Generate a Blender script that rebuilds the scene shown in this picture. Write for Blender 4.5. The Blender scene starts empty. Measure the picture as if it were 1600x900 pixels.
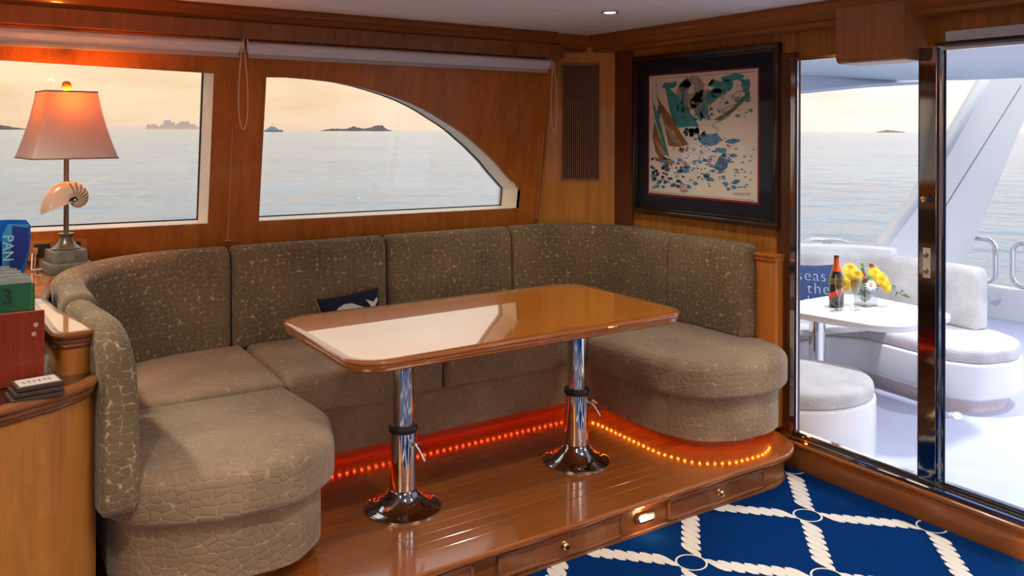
import bpy, bmesh, math, random
from mathutils import Vector, Matrix
random.seed(7)
PI = math.pi
SC = bpy.context.scene
COL = SC.collection
# ---------------------------------------------------------------- camera, sky, exposure
H = 1.61
cam_d = bpy.data.cameras.new('camera'); cam = bpy.data.objects.new('camera', cam_d); COL.objects.link(cam)
cam.location = (0, 0, H)
cam.rotation_euler = (PI/2, math.radians(-0.2), -math.radians(33.5))
cam_d.sensor_width = 36; cam_d.lens = 36*1310/1600
cam_d.shift_x = 0; cam_d.shift_y = -(450-204)/1600
cam_d.clip_start = 0.02; cam_d.clip_end = 20000
SC.camera = cam
try: SC.cycles.transparent_max_bounces = 24
except Exception: pass
SC.view_settings.view_transform = 'Standard'; SC.view_settings.look = 'None'
SC.view_settings.exposure = 0.42; SC.view_settings.gamma = 1; SC.view_settings.use_curve_mapping = False

W = bpy.data.worlds.new('sunset_sky'); SC.world = W; W.use_nodes = True
nt = W.node_tree; N = nt.nodes; L = nt.links; N.clear()
out = N.new('ShaderNodeOutputWorld'); bg = N.new('ShaderNodeBackground'); L.new(bg.outputs[0], out.inputs[0])
tc = N.new('ShaderNodeTexCoord'); sep = N.new('ShaderNodeSeparateXYZ'); L.new(tc.outputs['Generated'], sep.inputs[0])
def ramp(nodes, pts, interp='LINEAR'):
    r = nodes.new('ShaderNodeValToRGB'); r.color_ramp.interpolation = interp
    e = r.color_ramp.elements
    while len(e) > 1: e.remove(e[-1])
    e[0].position = pts[0][0]; e[0].color = (*pts[0][1], 1)
    for p, c in pts[1:]:
        k = e.new(p); k.color = (*c, 1)
    return r
warm = ramp(N, [(0, (.76,.54,.37)), (.04, (.80,.60,.39)), (.12, (.86,.70,.47)), (.3, (1.05,.93,.78)), (1, (1.0,1.1,1.35))])
cool = ramp(N, [(0, (1.0,.85,.86)), (.04, (1.1,.97,.95)), (.15, (1.2,1.12,1.12)), (.35, (1.25,1.22,1.35)), (1, (1.0,1.1,1.35))])
L.new(sep.outputs[2], warm.inputs[0]); L.new(sep.outputs[2], cool.inputs[0])
dot = N.new('ShaderNodeVectorMath'); dot.operation = 'DOT_PRODUCT'; L.new(tc.outputs['Generated'], dot.inputs[0]); dot.inputs[1].default_value = (-.45, .89, 0)
mr = N.new('ShaderNodeMapRange'); mr.inputs[1].default_value = -.2; mr.inputs[2].default_value = .75; L.new(dot.outputs['Value'], mr.inputs[0])
mix = N.new('ShaderNodeMixRGB'); L.new(mr.outputs[0], mix.inputs[0]); L.new(cool.outputs[0], mix.inputs[1]); L.new(warm.outputs[0], mix.inputs[2])
mp = N.new('ShaderNodeMapping'); mp.inputs['Scale'].default_value = (3, 3, 14); L.new(tc.outputs['Generated'], mp.inputs[0])
cn = N.new('ShaderNodeTexNoise'); cn.inputs['Scale'].default_value = 2.2; cn.inputs['Detail'].default_value = 6; L.new(mp.outputs[0], cn.inputs[0])
cr = ramp(N, [(.42, (1,1,1)), (.7, (.86,.76,.70))]); L.new(cn.outputs[0], cr.inputs[0])
mul = N.new('ShaderNodeMixRGB'); mul.blend_type = 'MULTIPLY'; mul.inputs[0].default_value = .8
L.new(mix.outputs[0], mul.inputs[1]); L.new(cr.outputs[0], mul.inputs[2]); L.new(mul.outputs[0], bg.inputs[0])
bg.inputs[1].default_value = 1.05

# ---------------------------------------------------------------- helpers
def tag(o, label=None, cat=None, group=None, kind=None):
    if label: o['label'] = label
    if cat: o['category'] = cat
    if group: o['group'] = group
    if kind: o['kind'] = kind
    return o
def empty(name, loc=(0,0,0), label=None, cat=None, group=None, kind=None, parent=None, rz=0):
    o = bpy.data.objects.new(name, None); COL.objects.link(o); o.empty_display_size = .05
    o.location = loc; o.rotation_euler[2] = rz
    if parent: o.parent = parent
    return tag(o, label, cat, group, kind)
def finish(name, bm, mat, parent=None, smooth=False, world=True, angle=40):
    """links the bmesh as one object. world=True: coordinates are world ones, even under a moved parent"""
    bmesh.ops.remove_doubles(bm, verts=bm.verts, dist=1e-6)
    bmesh.ops.recalc_face_normals(bm, faces=bm.faces)
    me = bpy.data.meshes.new(name)
    if world and parent is not None:
        q = parent
        M_ = Matrix()
        chain = []
        while q is not None: chain.append(q); q = q.parent
        for q in reversed(chain): M_ = M_ @ q.matrix_basis
        bmesh.ops.transform(bm, matrix=M_.inverted(), verts=bm.verts)
    bm.to_mesh(me); bm.free()
    for m in (mat if isinstance(mat, (list, tuple)) else [mat]): me.materials.append(m)
    if smooth:
        for p in me.polygons: p.use_smooth = True
        try: me.set_sharp_from_angle(angle=math.radians(angle))
        except Exception: pass
    o = bpy.data.objects.new(name, me); COL.objects.link(o)
    if parent: o.parent = parent
    return o
def box(bm, x0, x1, y0, y1, z0, z1, bev=0, seg=2, mi=0):
    vs = [bm.verts.new((x, y, z)) for z in (z0, z1) for y in (y0, y1) for x in (x0, x1)]
    fs = [bm.faces.new([vs[i] for i in f]) for f in ((0,2,3,1),(4,5,7,6),(0,1,5,4),(2,6,7,3),(0,4,6,2),(1,3,7,5))]
    for f in fs: f.material_index = mi
    if bev > 0:
        es = list({e for f in fs for e in f.edges})
        r = bmesh.ops.bevel(bm, geom=es, offset=bev, segments=seg, profile=.5, affect='EDGES')
        for f in r['faces']: f.material_index = mi
        vs = list({v for f in fs if f.is_valid for v in f.verts} | {v for f in r['faces'] for v in f.verts})
    return vs
def B(*a, **k):
    bm = bmesh.new(); box(bm, *a, **k); return bm
def xform(vs, M_):
    for v in vs: v.co = M_ @ v.co
def lathe(bm, prof, center=(0,0,0), seg=32, mi=0, cap=True):
    rings = []
    for r, z in prof:
        rings.append([bm.verts.new((center[0]+r*math.cos(2*PI*i/seg), center[1]+r*math.sin(2*PI*i/seg), center[2]+z)) for i in range(seg)])
    for a, b in zip(rings, rings[1:]):
        for i in range(seg):
            f = bm.faces.new((a[i], a[(i+1)%seg], b[(i+1)%seg], b[i])); f.material_index = mi
    if cap:
        for rg, rev in ((rings[0], True), (rings[-1], False)):
            f = bm.faces.new(list(reversed(rg)) if rev else rg); f.material_index = mi
    return [v for r in rings for v in r]
def tube(bm, pts, r, seg=10, mi=0, cap=True):
    pts = [Vector(p) for p in pts]; rings = []; n = len(pts)
    rr = r if isinstance(r, (list, tuple)) else [r]*n
    up = None
    for i, p in enumerate(pts):
        t = (pts[min(i+1, n-1)] - pts[max(i-1, 0)]).normalized()
        if up is None:
            up = Vector((0,0,1)) if abs(t.z) < .9 else Vector((1,0,0))
        a = t.cross(up); a.normalize(); b = a.cross(t).normalized(); up = b
        rings.append([bm.verts.new(p + rr[i]*(math.cos(2*PI*k/seg)*a + math.sin(2*PI*k/seg)*b)) for k in range(seg)])
    for a, b in zip(rings, rings[1:]):
        for i in range(seg):
            f = bm.faces.new((a[i], a[(i+1)%seg], b[(i+1)%seg], b[i])); f.material_index = mi
    if cap:
        bm.faces.new(list(reversed(rings[0]))).material_index = mi; bm.faces.new(rings[-1]).material_index = mi
    return [v for q in rings for v in q]
def fillet(pts, radii, closed=False, n=10):
    """2-D polyline with rounded corners"""
    out_ = []; m = len(pts); pts = [Vector(p) for p in pts]
    if not isinstance(radii, (list, tuple)): radii = [radii]*m
    for i, p in enumerate(pts):
        if (not closed and i in (0, m-1)) or radii[i] <= 0: out_.append(p); continue
        a = (pts[i-1]-p); b = (pts[(i+1) % m]-p); la, lb = a.length, b.length; a /= la; b /= lb
        ang = a.angle(b); r = radii[i]; t = min(r/math.tan(ang/2), la*.5 if closed else la*.98, lb*.5 if closed else lb*.98); r = t*math.tan(ang/2)
        c = p + (a+b).normalized()*(r/math.sin(ang/2)); s0 = p+a*t; s1 = p+b*t
        v0 = s0-c; v1 = s1-c; da = math.atan2(v0.x*v1.y-v0.y*v1.x, v0.dot(v1))
        for k in range(n+1):
            an = da*k/n; out_.append(c + Vector((v0.x*math.cos(an)-v0.y*math.sin(an), v0.x*math.sin(an)+v0.y*math.cos(an))))
    return out_
def smooth_closed(pts, n=8):
    """closed Catmull-Rom"""
    m = len(pts); P = [Vector(p) for p in pts]; o = []
    for i in range(m):
        a, b, c, d = P[i-1], P[i], P[(i+1) % m], P[(i+2) % m]
        for k in range(n):
            t = k/n; o.append(.5*((2*b)+(-a+c)*t+(2*a-5*b+4*c-d)*t*t+(-a+3*b-3*c+d)*t**3))
    return o
def area(p): return .5*sum(p[i-1].x*p[i].y-p[i].x*p[i-1].y for i in range(len(p)))
def offset(pts, d):
    """inward offset of a closed counter-clockwise outline (d>0 shrinks)"""
    n = len(pts); o = []
    for i in range(n):
        a = (pts[i]-pts[i-1]).normalized(); b = (pts[(i+1) % n]-pts[i]).normalized()
        na = Vector((-a.y, a.x)); nb = Vector((-b.y, b.x)); m = (na+nb)
        if m.length < 1e-6: m = na.copy()
        m.normalize(); k = max(.5, m.dot(na)); o.append(pts[i]+m*(d/k))
    return o
def prism(bm, pts, z0, z1, rt=0, rb=0, n=4, mi=0, dome=0):
    """outline pulled up from z0 to z1 with rounded top/bottom rims and an optional crowned top"""
    pts = [Vector(p) for p in pts]
    if area(pts) < 0: pts.reverse()
    lv = []
    if rb > 0:
        for k in range(n+1):
            a = PI/2*k/n; lv.append((rb*(1-math.sin(a)), z0+rb*(1-math.cos(a))))
    else: lv.append((0, z0))
    if rt > 0:
        for k in range(n+1):
            a = PI/2*k/n; lv.append((rt*(1-math.cos(a)), z1-rt*(1-math.sin(a))))
    else: lv.append((0, z1))
    rings = [[bm.verts.new((p.x, p.y, z)) for p in offset(pts, d)] for d, z in lv]
    if dome > 0:
        c = sum(pts, Vector((0,0)))/len(pts); base = offset(pts, lv[-1][0])
        for t in (.9, .75, .55, .3, .12):
            rings.append([bm.verts.new((c.x+(p.x-c.x)*t, c.y+(p.y-c.y)*t, z1+dome*(1-t*t))) for p in base])
    m = len(pts); uv = bm.loops.layers.uv.verify()
    pu = [0]
    for i in range(m): pu.append(pu[-1]+(pts[(i+1) % m]-pts[i]).length)
    pv = [0]
    for a, b in zip(rings, rings[1:]): pv.append(pv[-1]+(a[0].co-b[0].co).length)
    for q, (a, b) in enumerate(zip(rings, rings[1:])):
        for i in range(m):
            f = bm.faces.new((a[i], a[(i+1) % m], b[(i+1) % m], b[i])); f.material_index = mi; f.normal_update()
            if abs(f.normal.z) > .72:
                for lp in f.loops: lp[uv].uv = (lp.vert.co.x, lp.vert.co.y)
            else:
                for lp, w_ in zip(f.loops, ((pu[i], pv[q]), (pu[i+1], pv[q]), (pu[i+1], pv[q+1]), (pu[i], pv[q+1]))): lp[uv].uv = w_
    for f in (bm.faces.new(list(reversed(rings[0]))), bm.faces.new(rings[-1])):
        f.material_index = mi
        for lp in f.loops: lp[uv].uv = (lp.vert.co.x, lp.vert.co.y)
    return [v for r in rings for v in r]
def sweep2d(bm, path, prof, closed=False, mi=0):
    """horizontal path (x, y) carrying a closed profile of (offset to the left, z); mitred corners"""
    P = [Vector(p) for p in path]; n = len(P); rings = []
    for i in range(n):
        a = (P[i]-P[i-1]).normalized() if (i > 0 or closed) else (P[1]-P[0]).normalized()
        b = (P[(i+1) % n]-P[i]).normalized() if (i < n-1 or closed) else a
        na = Vector((-a.y, a.x)); m = (na+Vector((-b.y, b.x))).normalized(); k = 1/max(.3, m.dot(na))
        rings.append([bm.verts.new((P[i].x+m.x*o*k, P[i].y+m.y*o*k, z)) for o, z in prof])
    q = len(prof)
    for i in range(n if closed else n-1):
        a, b = rings[i], rings[(i+1) % n]
        for j in range(q): bm.faces.new((a[j], a[(j+1) % q], b[(j+1) % q], b[j])).material_index = mi
    if not closed:
        bm.faces.new(list(reversed(rings[0]))).material_index = mi; bm.faces.new(rings[-1]).material_index = mi
def plate(outer, holes, fn, t0=0, t1=None):
    """flat shape with holes, mapped to the world by fn(u, v, depth)"""
    cu = bpy.data.curves.new('tmp', 'CURVE'); cu.dimensions = '2D'; cu.fill_mode = 'BOTH'; cu.extrude = .5 if t1 is not None else 0
    for pl in [outer]+holes:
        s = cu.splines.new('POLY'); s.points.add(len(pl)-1)
        for k, p in enumerate(pl): s.points[k].co = (p[0], p[1], 0, 1)
        s.use_cyclic_u = True
    o = bpy.data.objects.new('tmp', cu); me = bpy.data.meshes.new_from_object(o)
    bm = bmesh.new(); bm.from_mesh(me)
    bpy.data.objects.remove(o); bpy.data.curves.remove(cu); bpy.data.meshes.remove(me)
    for v in bm.verts:
        d = t0 if t1 is None else (t0 if v.co.z < 0 else t1)
        v.co = Vector(fn(v.co.x, v.co.y, d))
    return bm
def text(name, s, size, M_, mat, parent, depth=.0006, shear=0):
    cu = bpy.data.curves.new('tmp', 'FONT'); cu.body = s; cu.size = size; cu.extrude = depth; cu.align_x = 'CENTER'; cu.align_y = 'CENTER'; cu.shear = shear
    o = bpy.data.objects.new('tmp', cu); me = bpy.data.meshes.new_from_object(o)
    bm = bmesh.new(); bm.from_mesh(me); bpy.data.objects.remove(o); bpy.data.curves.remove(cu); bpy.data.meshes.remove(me)
    bmesh.ops.transform(bm, matrix=M_, verts=bm.verts)
    return finish(name, bm, mat, parent)

# ---------------------------------------------------------------- materials
def newmat(name):
    m = bpy.data.materials.new(name); m.use_nodes = True; t = m.node_tree; t.nodes.clear()
    o = t.nodes.new('ShaderNodeOutputMaterial'); b = t.nodes.new('ShaderNodeBsdfPrincipled'); t.links.new(b.outputs[0], o.inputs[0])
    return m, t, b, o
def plain(name, c, rough=.5, metal=0, coat=0, noise=.06, scale=30, bump=0, ior=None, sheen=0, emit=None, es=0, trans=0, coat_ior=1.5):
    m, t, b, o = newmat(name)
    b.inputs['Roughness'].default_value = rough; b.inputs['Metallic'].default_value = metal
    b.inputs['Coat Weight'].default_value = coat; b.inputs['Coat Roughness'].default_value = .03; b.inputs['Coat IOR'].default_value = coat_ior
    if ior: b.inputs['IOR'].default_value = ior
    if sheen: b.inputs['Sheen Weight'].default_value = sheen
    if trans: b.inputs['Transmission Weight'].default_value = trans
    if emit: b.inputs['Emission Color'].default_value = (*emit, 1); b.inputs['Emission Strength'].default_value = es
    tc_ = t.nodes.new('ShaderNodeTexCoord'); nz = t.nodes.new('ShaderNodeTexNoise'); nz.inputs['Scale'].default_value = scale; nz.inputs['Detail'].default_value = 4
    t.links.new(tc_.outputs['Object'], nz.inputs[0])
    r = ramp(t.nodes, [(.3, tuple(x*(1-noise) for x in c)), (.7, tuple(min(1, x*(1+noise)) for x in c))]); t.links.new(nz.outputs[0], r.inputs[0]); t.links.new(r.outputs[0], b.inputs[0])
    if bump:
        bp = t.nodes.new('ShaderNodeBump'); bp.inputs['Strength'].default_value = bump; bp.inputs['Distance'].default_value = .004
        t.links.new(nz.outputs[0], bp.inputs['Height']); t.links.new(bp.outputs[0], b.inputs['Normal'])
    return m
def wood(name, dark, light, axis='Z', rough=.3, coat=.3, coat_ior=1.5, stripe=1.0, coat_rough=.06, big=9, rnd=.25):
    m, t, b, o = newmat(name); n = t.nodes; l = t.links
    tc_ = n.new('ShaderNodeTexCoord'); oi = n.new('ShaderNodeObjectInfo')
    add = n.new('ShaderNodeVectorMath'); add.operation = 'MULTIPLY_ADD'
    cmb = n.new('ShaderNodeCombineXYZ')
    for i in range(3): l.new(oi.outputs['Random'], cmb.inputs[i])
    l.new(cmb.outputs[0], add.inputs[0]); add.inputs[1].default_value = (7, 7, 7); l.new(tc_.outputs['Object'], add.inputs[2])
    def layer(across, along, det):
        mp_ = n.new('ShaderNodeMapping'); s = [across]*3; s['XYZ'.index(axis)] = along; mp_.inputs['Scale'].default_value = s
        l.new(add.outputs[0], mp_.inputs[0]); q = n.new('ShaderNodeTexNoise'); q.inputs['Scale'].default_value = 1; q.inputs['Detail'].default_value = det; q.inputs['Roughness'].default_value = .6
        l.new(mp_.outputs[0], q.inputs[0]); return q
    a = layer(big*2.2, .7, 3); f = layer(150, 5, 4); g = layer(3, 1.2, 2)
    m1 = n.new('ShaderNodeMath'); m1.operation = 'MULTIPLY_ADD'; l.new(a.outputs[0], m1.inputs[0]); m1.inputs[1].default_value = .55*stripe; m1.inputs[2].default_value = .5-.275*stripe
    m2 = n.new('ShaderNodeMath'); m2.operation = 'MULTIPLY_ADD'; l.new(f.outputs[0], m2.inputs[0]); m2.inputs[1].default_value = .5; l.new(m1.outputs[0], m2.inputs[2])
    m3 = n.new('ShaderNodeMath'); m3.operation = 'MULTIPLY_ADD'; l.new(g.outputs[0], m3.inputs[0]); m3.inputs[1].default_value = .3; l.new(m2.outputs[0], m3.inputs[2])
    m4 = n.new('ShaderNodeMath'); m4.operation = 'MULTIPLY_ADD'; l.new(oi.outputs['Random'], m4.inputs[0]); m4.inputs[1].default_value = rnd; l.new(m3.outputs[0], m4.inputs[2])
    r = ramp(n, [(.62, dark), (1.0, light), (1.3, tuple(min(1, x*1.15) for x in light))]); 
    sc = n.new('ShaderNodeMath'); sc.operation = 'MULTIPLY'; sc.inputs[1].default_value = .77; l.new(m4.outputs[0], sc.inputs[0])
    r.color_ramp.elements[0].position = .48; r.color_ramp.elements[1].position = .86; r.color_ramp.elements[2].position = 1
    l.new(sc.outputs[0], r.inputs[0]); l.new(r.outputs[0], b.inputs[0])
    b.inputs['Specular IOR Level'].default_value = .2; b.inputs['Roughness'].default_value = rough; b.inputs['Coat Weight'].default_value = coat; b.inputs['Coat IOR'].default_value = coat_ior; b.inputs['Coat Roughness'].default_value = coat_rough
    bp = n.new('ShaderNodeBump'); bp.inputs['Strength'].default_value = .08; bp.inputs['Distance'].default_value = .001
    l.new(f.outputs[0], bp.inputs['Height']); l.new(bp.outputs[0], b.inputs['Normal'])
    return m
def cobble(name, base, line, scale, rough=.9, sheen=.22, bumpd=.003, squash=1.35, fleck=1.0):
    """cut velvet woven in pebble-like cells, laid out along the surface"""
    m, t, b, o = newmat(name); n = t.nodes; l = t.links
    tc_ = n.new('ShaderNodeTexCoord'); nz = n.new('ShaderNodeTexNoise'); nz.inputs['Scale'].default_value = 14; nz.inputs['Detail'].default_value = 2
    l.new(tc_.outputs['UV'], nz.inputs[0])
    ma = n.new('ShaderNodeVectorMath'); ma.operation = 'MULTIPLY_ADD'; l.new(nz.outputs['Color'], ma.inputs[0]); ma.inputs[1].default_value = (.02,.02,0); l.new(tc_.outputs['UV'], ma.inputs[2])
    mp_ = n.new('ShaderNodeMapping'); mp_.inputs['Scale'].default_value = (1, squash, 1); l.new(ma.outputs[0], mp_.inputs[0])
    def vor(feat):
        v = n.new('ShaderNodeTexVoronoi'); v.voronoi_dimensions = '2D'; v.feature = feat; v.inputs['Scale'].default_value = scale; v.inputs['Randomness'].default_value = .8; l.new(mp_.outputs[0], v.inputs[0]); return v
    v1 = vor('F1'); v2 = vor('DISTANCE_TO_EDGE')
    jn = ramp(n, [(.60, (0,0,0)), (.76, (1,1,1))]); l.new(v1.outputs['Distance'], jn.inputs[0])
    ed = ramp(n, [(.02, (1,1,1)), (.075, (0,0,0))]); l.new(v2.outputs['Distance'], ed.inputs[0])
    msk = n.new('ShaderNodeTexNoise'); msk.inputs['Scale'].default_value = 60; msk.inputs['Detail'].default_value = 1; l.new(tc_.outputs['UV'], msk.inputs[0])
    mk = ramp(n, [(.47, (.10,.10,.10)), (.62, (1,1,1))]); l.new(msk.outputs[0], mk.inputs[0])
    e2 = n.new('ShaderNodeMath'); e2.operation = 'MULTIPLY_ADD'; l.new(ed.outputs[0], e2.inputs[0]); e2.inputs[1].default_value = .55; e2.use_clamp = True; l.new(jn.outputs[0], e2.inputs[2])
    mu = n.new('ShaderNodeMath'); mu.operation = 'MULTIPLY'; l.new(e2.outputs[0], mu.inputs[0]); l.new(mk.outputs[0], mu.inputs[1])
    mu2 = n.new('ShaderNodeMath'); mu2.operation = 'MULTIPLY'; l.new(mu.outputs[0], mu2.inputs[0]); mu2.inputs[1].default_value = fleck
    big = n.new('ShaderNodeTexNoise'); big.inputs['Scale'].default_value = 4; big.inputs['Detail'].default_value = 6; l.new(tc_.outputs['Object'], big.inputs[0])
    br = ramp(n, [(.35, tuple(x*.82 for x in base)), (.65, tuple(x*1.18 for x in base))]); l.new(big.outputs[0], br.inputs[0])
    mx = n.new('ShaderNodeMixRGB'); l.new(mu2.outputs[0], mx.inputs[0]); l.new(br.outputs[0], mx.inputs[1]); mx.inputs[2].default_value = (*line, 1)
    l.new(mx.outputs[0], b.inputs[0]); b.inputs['Roughness'].default_value = rough; b.inputs['Sheen Weight'].default_value = sheen; b.inputs['Sheen Roughness'].default_value = .4
    b.inputs['Specular IOR Level'].default_value = .2
    hr = ramp(n, [(0, (0,0,0)), (.05, (.45,.45,.45)), (.16, (.9,.9,.9)), (.4, (1,1,1))]); l.new(v2.outputs['Distance'], hr.inputs[0])
    bp = n.new('ShaderNodeBump'); bp.inputs['Strength'].default_value = .8; bp.inputs['Distance'].default_value = bumpd
    l.new(hr.outputs[0], bp.inputs['Height']); l.new(bp.outputs[0], b.inputs['Normal'])
    return m
def thin_glass(name, tint=(1,1,1), refl=1.0, rough=0.0):
    m = bpy.data.materials.new(name); m.use_nodes = True; t = m.node_tree; n = t.nodes; l = t.links; n.clear()
    o = n.new('ShaderNodeOutputMaterial'); mx = n.new('ShaderNodeMixShader'); tr = n.new('ShaderNodeBsdfTransparent'); gl = n.new('ShaderNodeBsdfGlossy'); fr = n.new('ShaderNodeFresnel')
    tr.inputs[0].default_value = (*tint, 1); gl.inputs['Roughness'].default_value = rough; ge = n.new('ShaderNodeNewGeometry'); io = n.new('ShaderNodeMapRange'); io.inputs[3].default_value = 1.45; io.inputs[4].default_value = 1/1.45
    l.new(ge.outputs['Backfacing'], io.inputs[0]); l.new(io.outputs[0], fr.inputs[0])
    mm = n.new('ShaderNodeMath'); mm.operation = 'MULTIPLY'; mm.inputs[1].default_value = refl; l.new(fr.outputs[0], mm.inputs[0])
    l.new(mm.outputs[0], mx.inputs[0]); l.new(tr.outputs[0], mx.inputs[1]); l.new(gl.outputs[0], mx.inputs[2]); l.new(mx.outputs[0], o.inputs[0])
    return m

WOOD_WALL = wood('cherry_veneer_wall', (.20,.055,.008), (.52,.175,.026), 'Z', rough=.35, coat=.25)
WOOD_AFT = wood('teak_veneer_aft', (.17,.062,.008), (.60,.27,.045), 'Z', rough=.35, coat=.25)
WOOD_DARK = wood('dark_veneer', (.055,.02,.009), (.15,.055,.022), 'Z', rough=.35, coat=.3)
WOOD_TRIM_X = wood('trim_wood_x', (.09,.026,.006), (.26,.082,.020), 'X', rough=.3, coat=.4)
WOOD_TRIM_Y = wood('trim_wood_y', (.10,.032,.007), (.30,.105,.026), 'Y', rough=.3, coat=.4)
WOOD_TABLE = wood('varnished_table', (.28,.075,.008), (.60,.20,.022), 'X', rough=.2, coat=1, coat_ior=2.6, stripe=.5, coat_rough=.012)
WOOD_EDGE = wood('table_edge_wood', (.14,.035,.008), (.34,.11,.026), 'X', rough=.2, coat=.8, coat_rough=.02)
WOOD_DECK = wood('platform_planks', (.09,.022,.003), (.27,.078,.011), 'X', rough=.3, coat=1.0, coat_ior=1.55, coat_rough=.09, rnd=.25, stripe=.6, big=16)
WOOD_SEAM = plain('plank_seam', (.42,.20,.07), .4, noise=.1)
WOOD_FRONT = wood('platform_front', (.10,.030,.006), (.26,.085,.018), 'X', rough=.3, coat=.4)
WOOD_CAB = wood('cabinet_veneer', (.22,.075,.012), (.46,.185,.032), 'Z', rough=.3, coat=.4)
WOOD_CABTOP = wood('cabinet_top', (.26,.08,.02), (.50,.19,.05), 'Y', rough=.2, coat=1, coat_ior=2.3, coat_rough=.02)
WOOD_CABRIM = wood('cabinet_rim', (.10,.03,.008), (.26,.09,.028), 'X', rough=.25, coat=.7)
WOOD_BOX = wood('mahogany_box', (.16,.018,.006), (.33,.050,.018), 'Z', rough=.35, coat=.3)
VELVET = cobble('cobble_velvet', (.190,.138,.076), (.60,.49,.32), 31, fleck=.9, bumpd=.0016)
VELVET_SEAT = cobble('cobble_velvet_seat', (.285,.205,.128), (.52,.42,.29), 26, fleck=.6, bumpd=.0025)  # same velvet, base lightened: the stronger light on the seats is in the colour
OUTFAB = cobble('outdoor_fabric', (.56,.54,.54), (.78,.76,.76), 33, sheen=.2, bumpd=.0018, fleck=.4)
CREAM = plain('cream_reveal', (.93,.82,.64), .5, noise=.02)
CEIL = plain('ceiling_vinyl', (.88,.88,.86), .55, noise=.04, scale=60, bump=.05)
CHROME = plain('polished_steel', (.72,.72,.74), .06, 1, noise=.01)
CHROME_MID = plain('dark_polished_steel', (.42,.42,.43), .05, 1, noise=.01)
CHROME_DARK = plain('black_chrome', (.22,.22,.23), .06, 1, noise=.02)
BRASS = plain('polished_brass', (.75,.52,.22), .15, 1, noise=.03)
BLACK = plain('black_rubber', (.012,.012,.014), .4, noise=.1)
NAVYGASK = plain('navy_gasket', (.008,.012,.05), .35, noise=.1)
GLASS = thin_glass('window_glass', (.97,.985,.98), .6)
GEL = plain('white_gelcoat', (.80,.80,.82), .22, coat=.3, noise=.015, scale=4)
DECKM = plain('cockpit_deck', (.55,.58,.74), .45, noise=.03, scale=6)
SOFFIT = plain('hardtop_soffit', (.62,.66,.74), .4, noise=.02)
NAVY = plain('navy_cloth', (.004,.009,.034), .9, noise=.2, scale=90, bump=.2)
WHITE = plain('white_cloth', (.75,.72,.66), .9, noise=.05)
BLIND = plain('blind_fabric', (.66,.71,.76), .8, noise=.06, scale=200)
CORD = plain('cord_ivory', (.70,.58,.42), .7)
CARPET = plain('navy_carpet', (.003,.026,.118), 1, noise=.3, scale=120, bump=.9)
CARPET.node_tree.nodes['Principled BSDF'].inputs['Specular IOR Level'].default_value = 0
ROPE = plain('cream_rope_pile', (.70,.65,.57), 1, noise=.10, scale=300, bump=.5)

# ---------------------------------------------------------------- room shell
AX = 3.45
def wy(z): return 4.3-.15*(z-1.143)
def win(u, v, d): return (u, wy(v)+d, v+max(0, d-.02)/.215*.030*max(0, min(1, (v-1.25)/.45)))
arch = [(1.292,1.14),(1.294,1.873),(1.40,1.875),(1.507,1.871),(1.63,1.862),(1.747,1.848),(1.84,1.832),(1.927,1.812),(2.02,1.788),(2.117,1.757),(2.195,1.726),(2.268,1.692),(2.34,1.655),(2.407,1.622),(2.475,1.583),(2.535,1.542),(2.6,1.498),(2.66,1.452),(2.72,1.405),(2.775,1.352),(2.84,1.297),(2.90,1.245),(2.90,1.13)]
w1 = [(-.95,1.16),(-.95,1.905),(.153,1.902),(1.038,1.882),(1.038,1.143)]
w0 = [(-2.3,1.16),(-2.3,1.90),(-1.2,1.90),(-1.2,1.16)]
bm = plate([(-2.6,-.3),(3.06,-.3),(3.06,2.3),(-2.6,2.3)], [w0, w1, arch], win, 0, .03)
tag(finish('wall_port', bm, WOOD_WALL), kind='structure')
def window(name, hole, sx=0):
    t = empty(name, (hole[0][0], wy(1.1), 1.14), kind='structure')
    bm = bmesh.new(); n = len(hole)
    cx = sum(p[0] for p in hole)/n; cy = sum(p[1] for p in hole)/n
    inner = [bm.verts.new(win(u, v, .0005)) for u, v in hole]
    mid = [bm.verts.new(win(u, v, .235)) for u, v in hole]
    hp = [Vector(p) for p in hole]
    if area(hp) < 0: off = [p for p in offset(list(reversed(hp)), -.003)][::-1]
    else: off = offset(hp, -.003)
    o1 = [bm.verts.new(win(p.x, p.y, .235)) for p in off]; o0 = [bm.verts.new(win(p.x, p.y, .0005)) for p in off]
    for i in range(n):
        j = (i+1) % n
        for a, b in ((inner, mid), (mid, o1), (o1, o0), (o0, inner)): bm.faces.new((a[i], a[j], b[j], b[i]))
    finish('reveal', bm, CREAM, t)
    bm = plate(hole, [], win, .215, .221); finish('pane', bm, GLASS, t)
    hp2 = hp if area(hp) > 0 else hp[::-1]
    bm = plate([tuple(p) for p in hp2], [[tuple(p) for p in offset(hp2, .006)]], win, .205, .214); finish('gasket', bm, BLACK, t)
window('window_1', w1); window('window_2', arch); window('window_3', w0)
# outer skin of the port side so that no light leaks between reveals
bm = plate([(-2.6,-.3),(3.5,-.3),(3.5,2.3),(-2.6,2.3)], [w0, w1, arch], win, .236, .25)
tag(finish('wall_port', bm, GEL), kind='structure')
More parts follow.
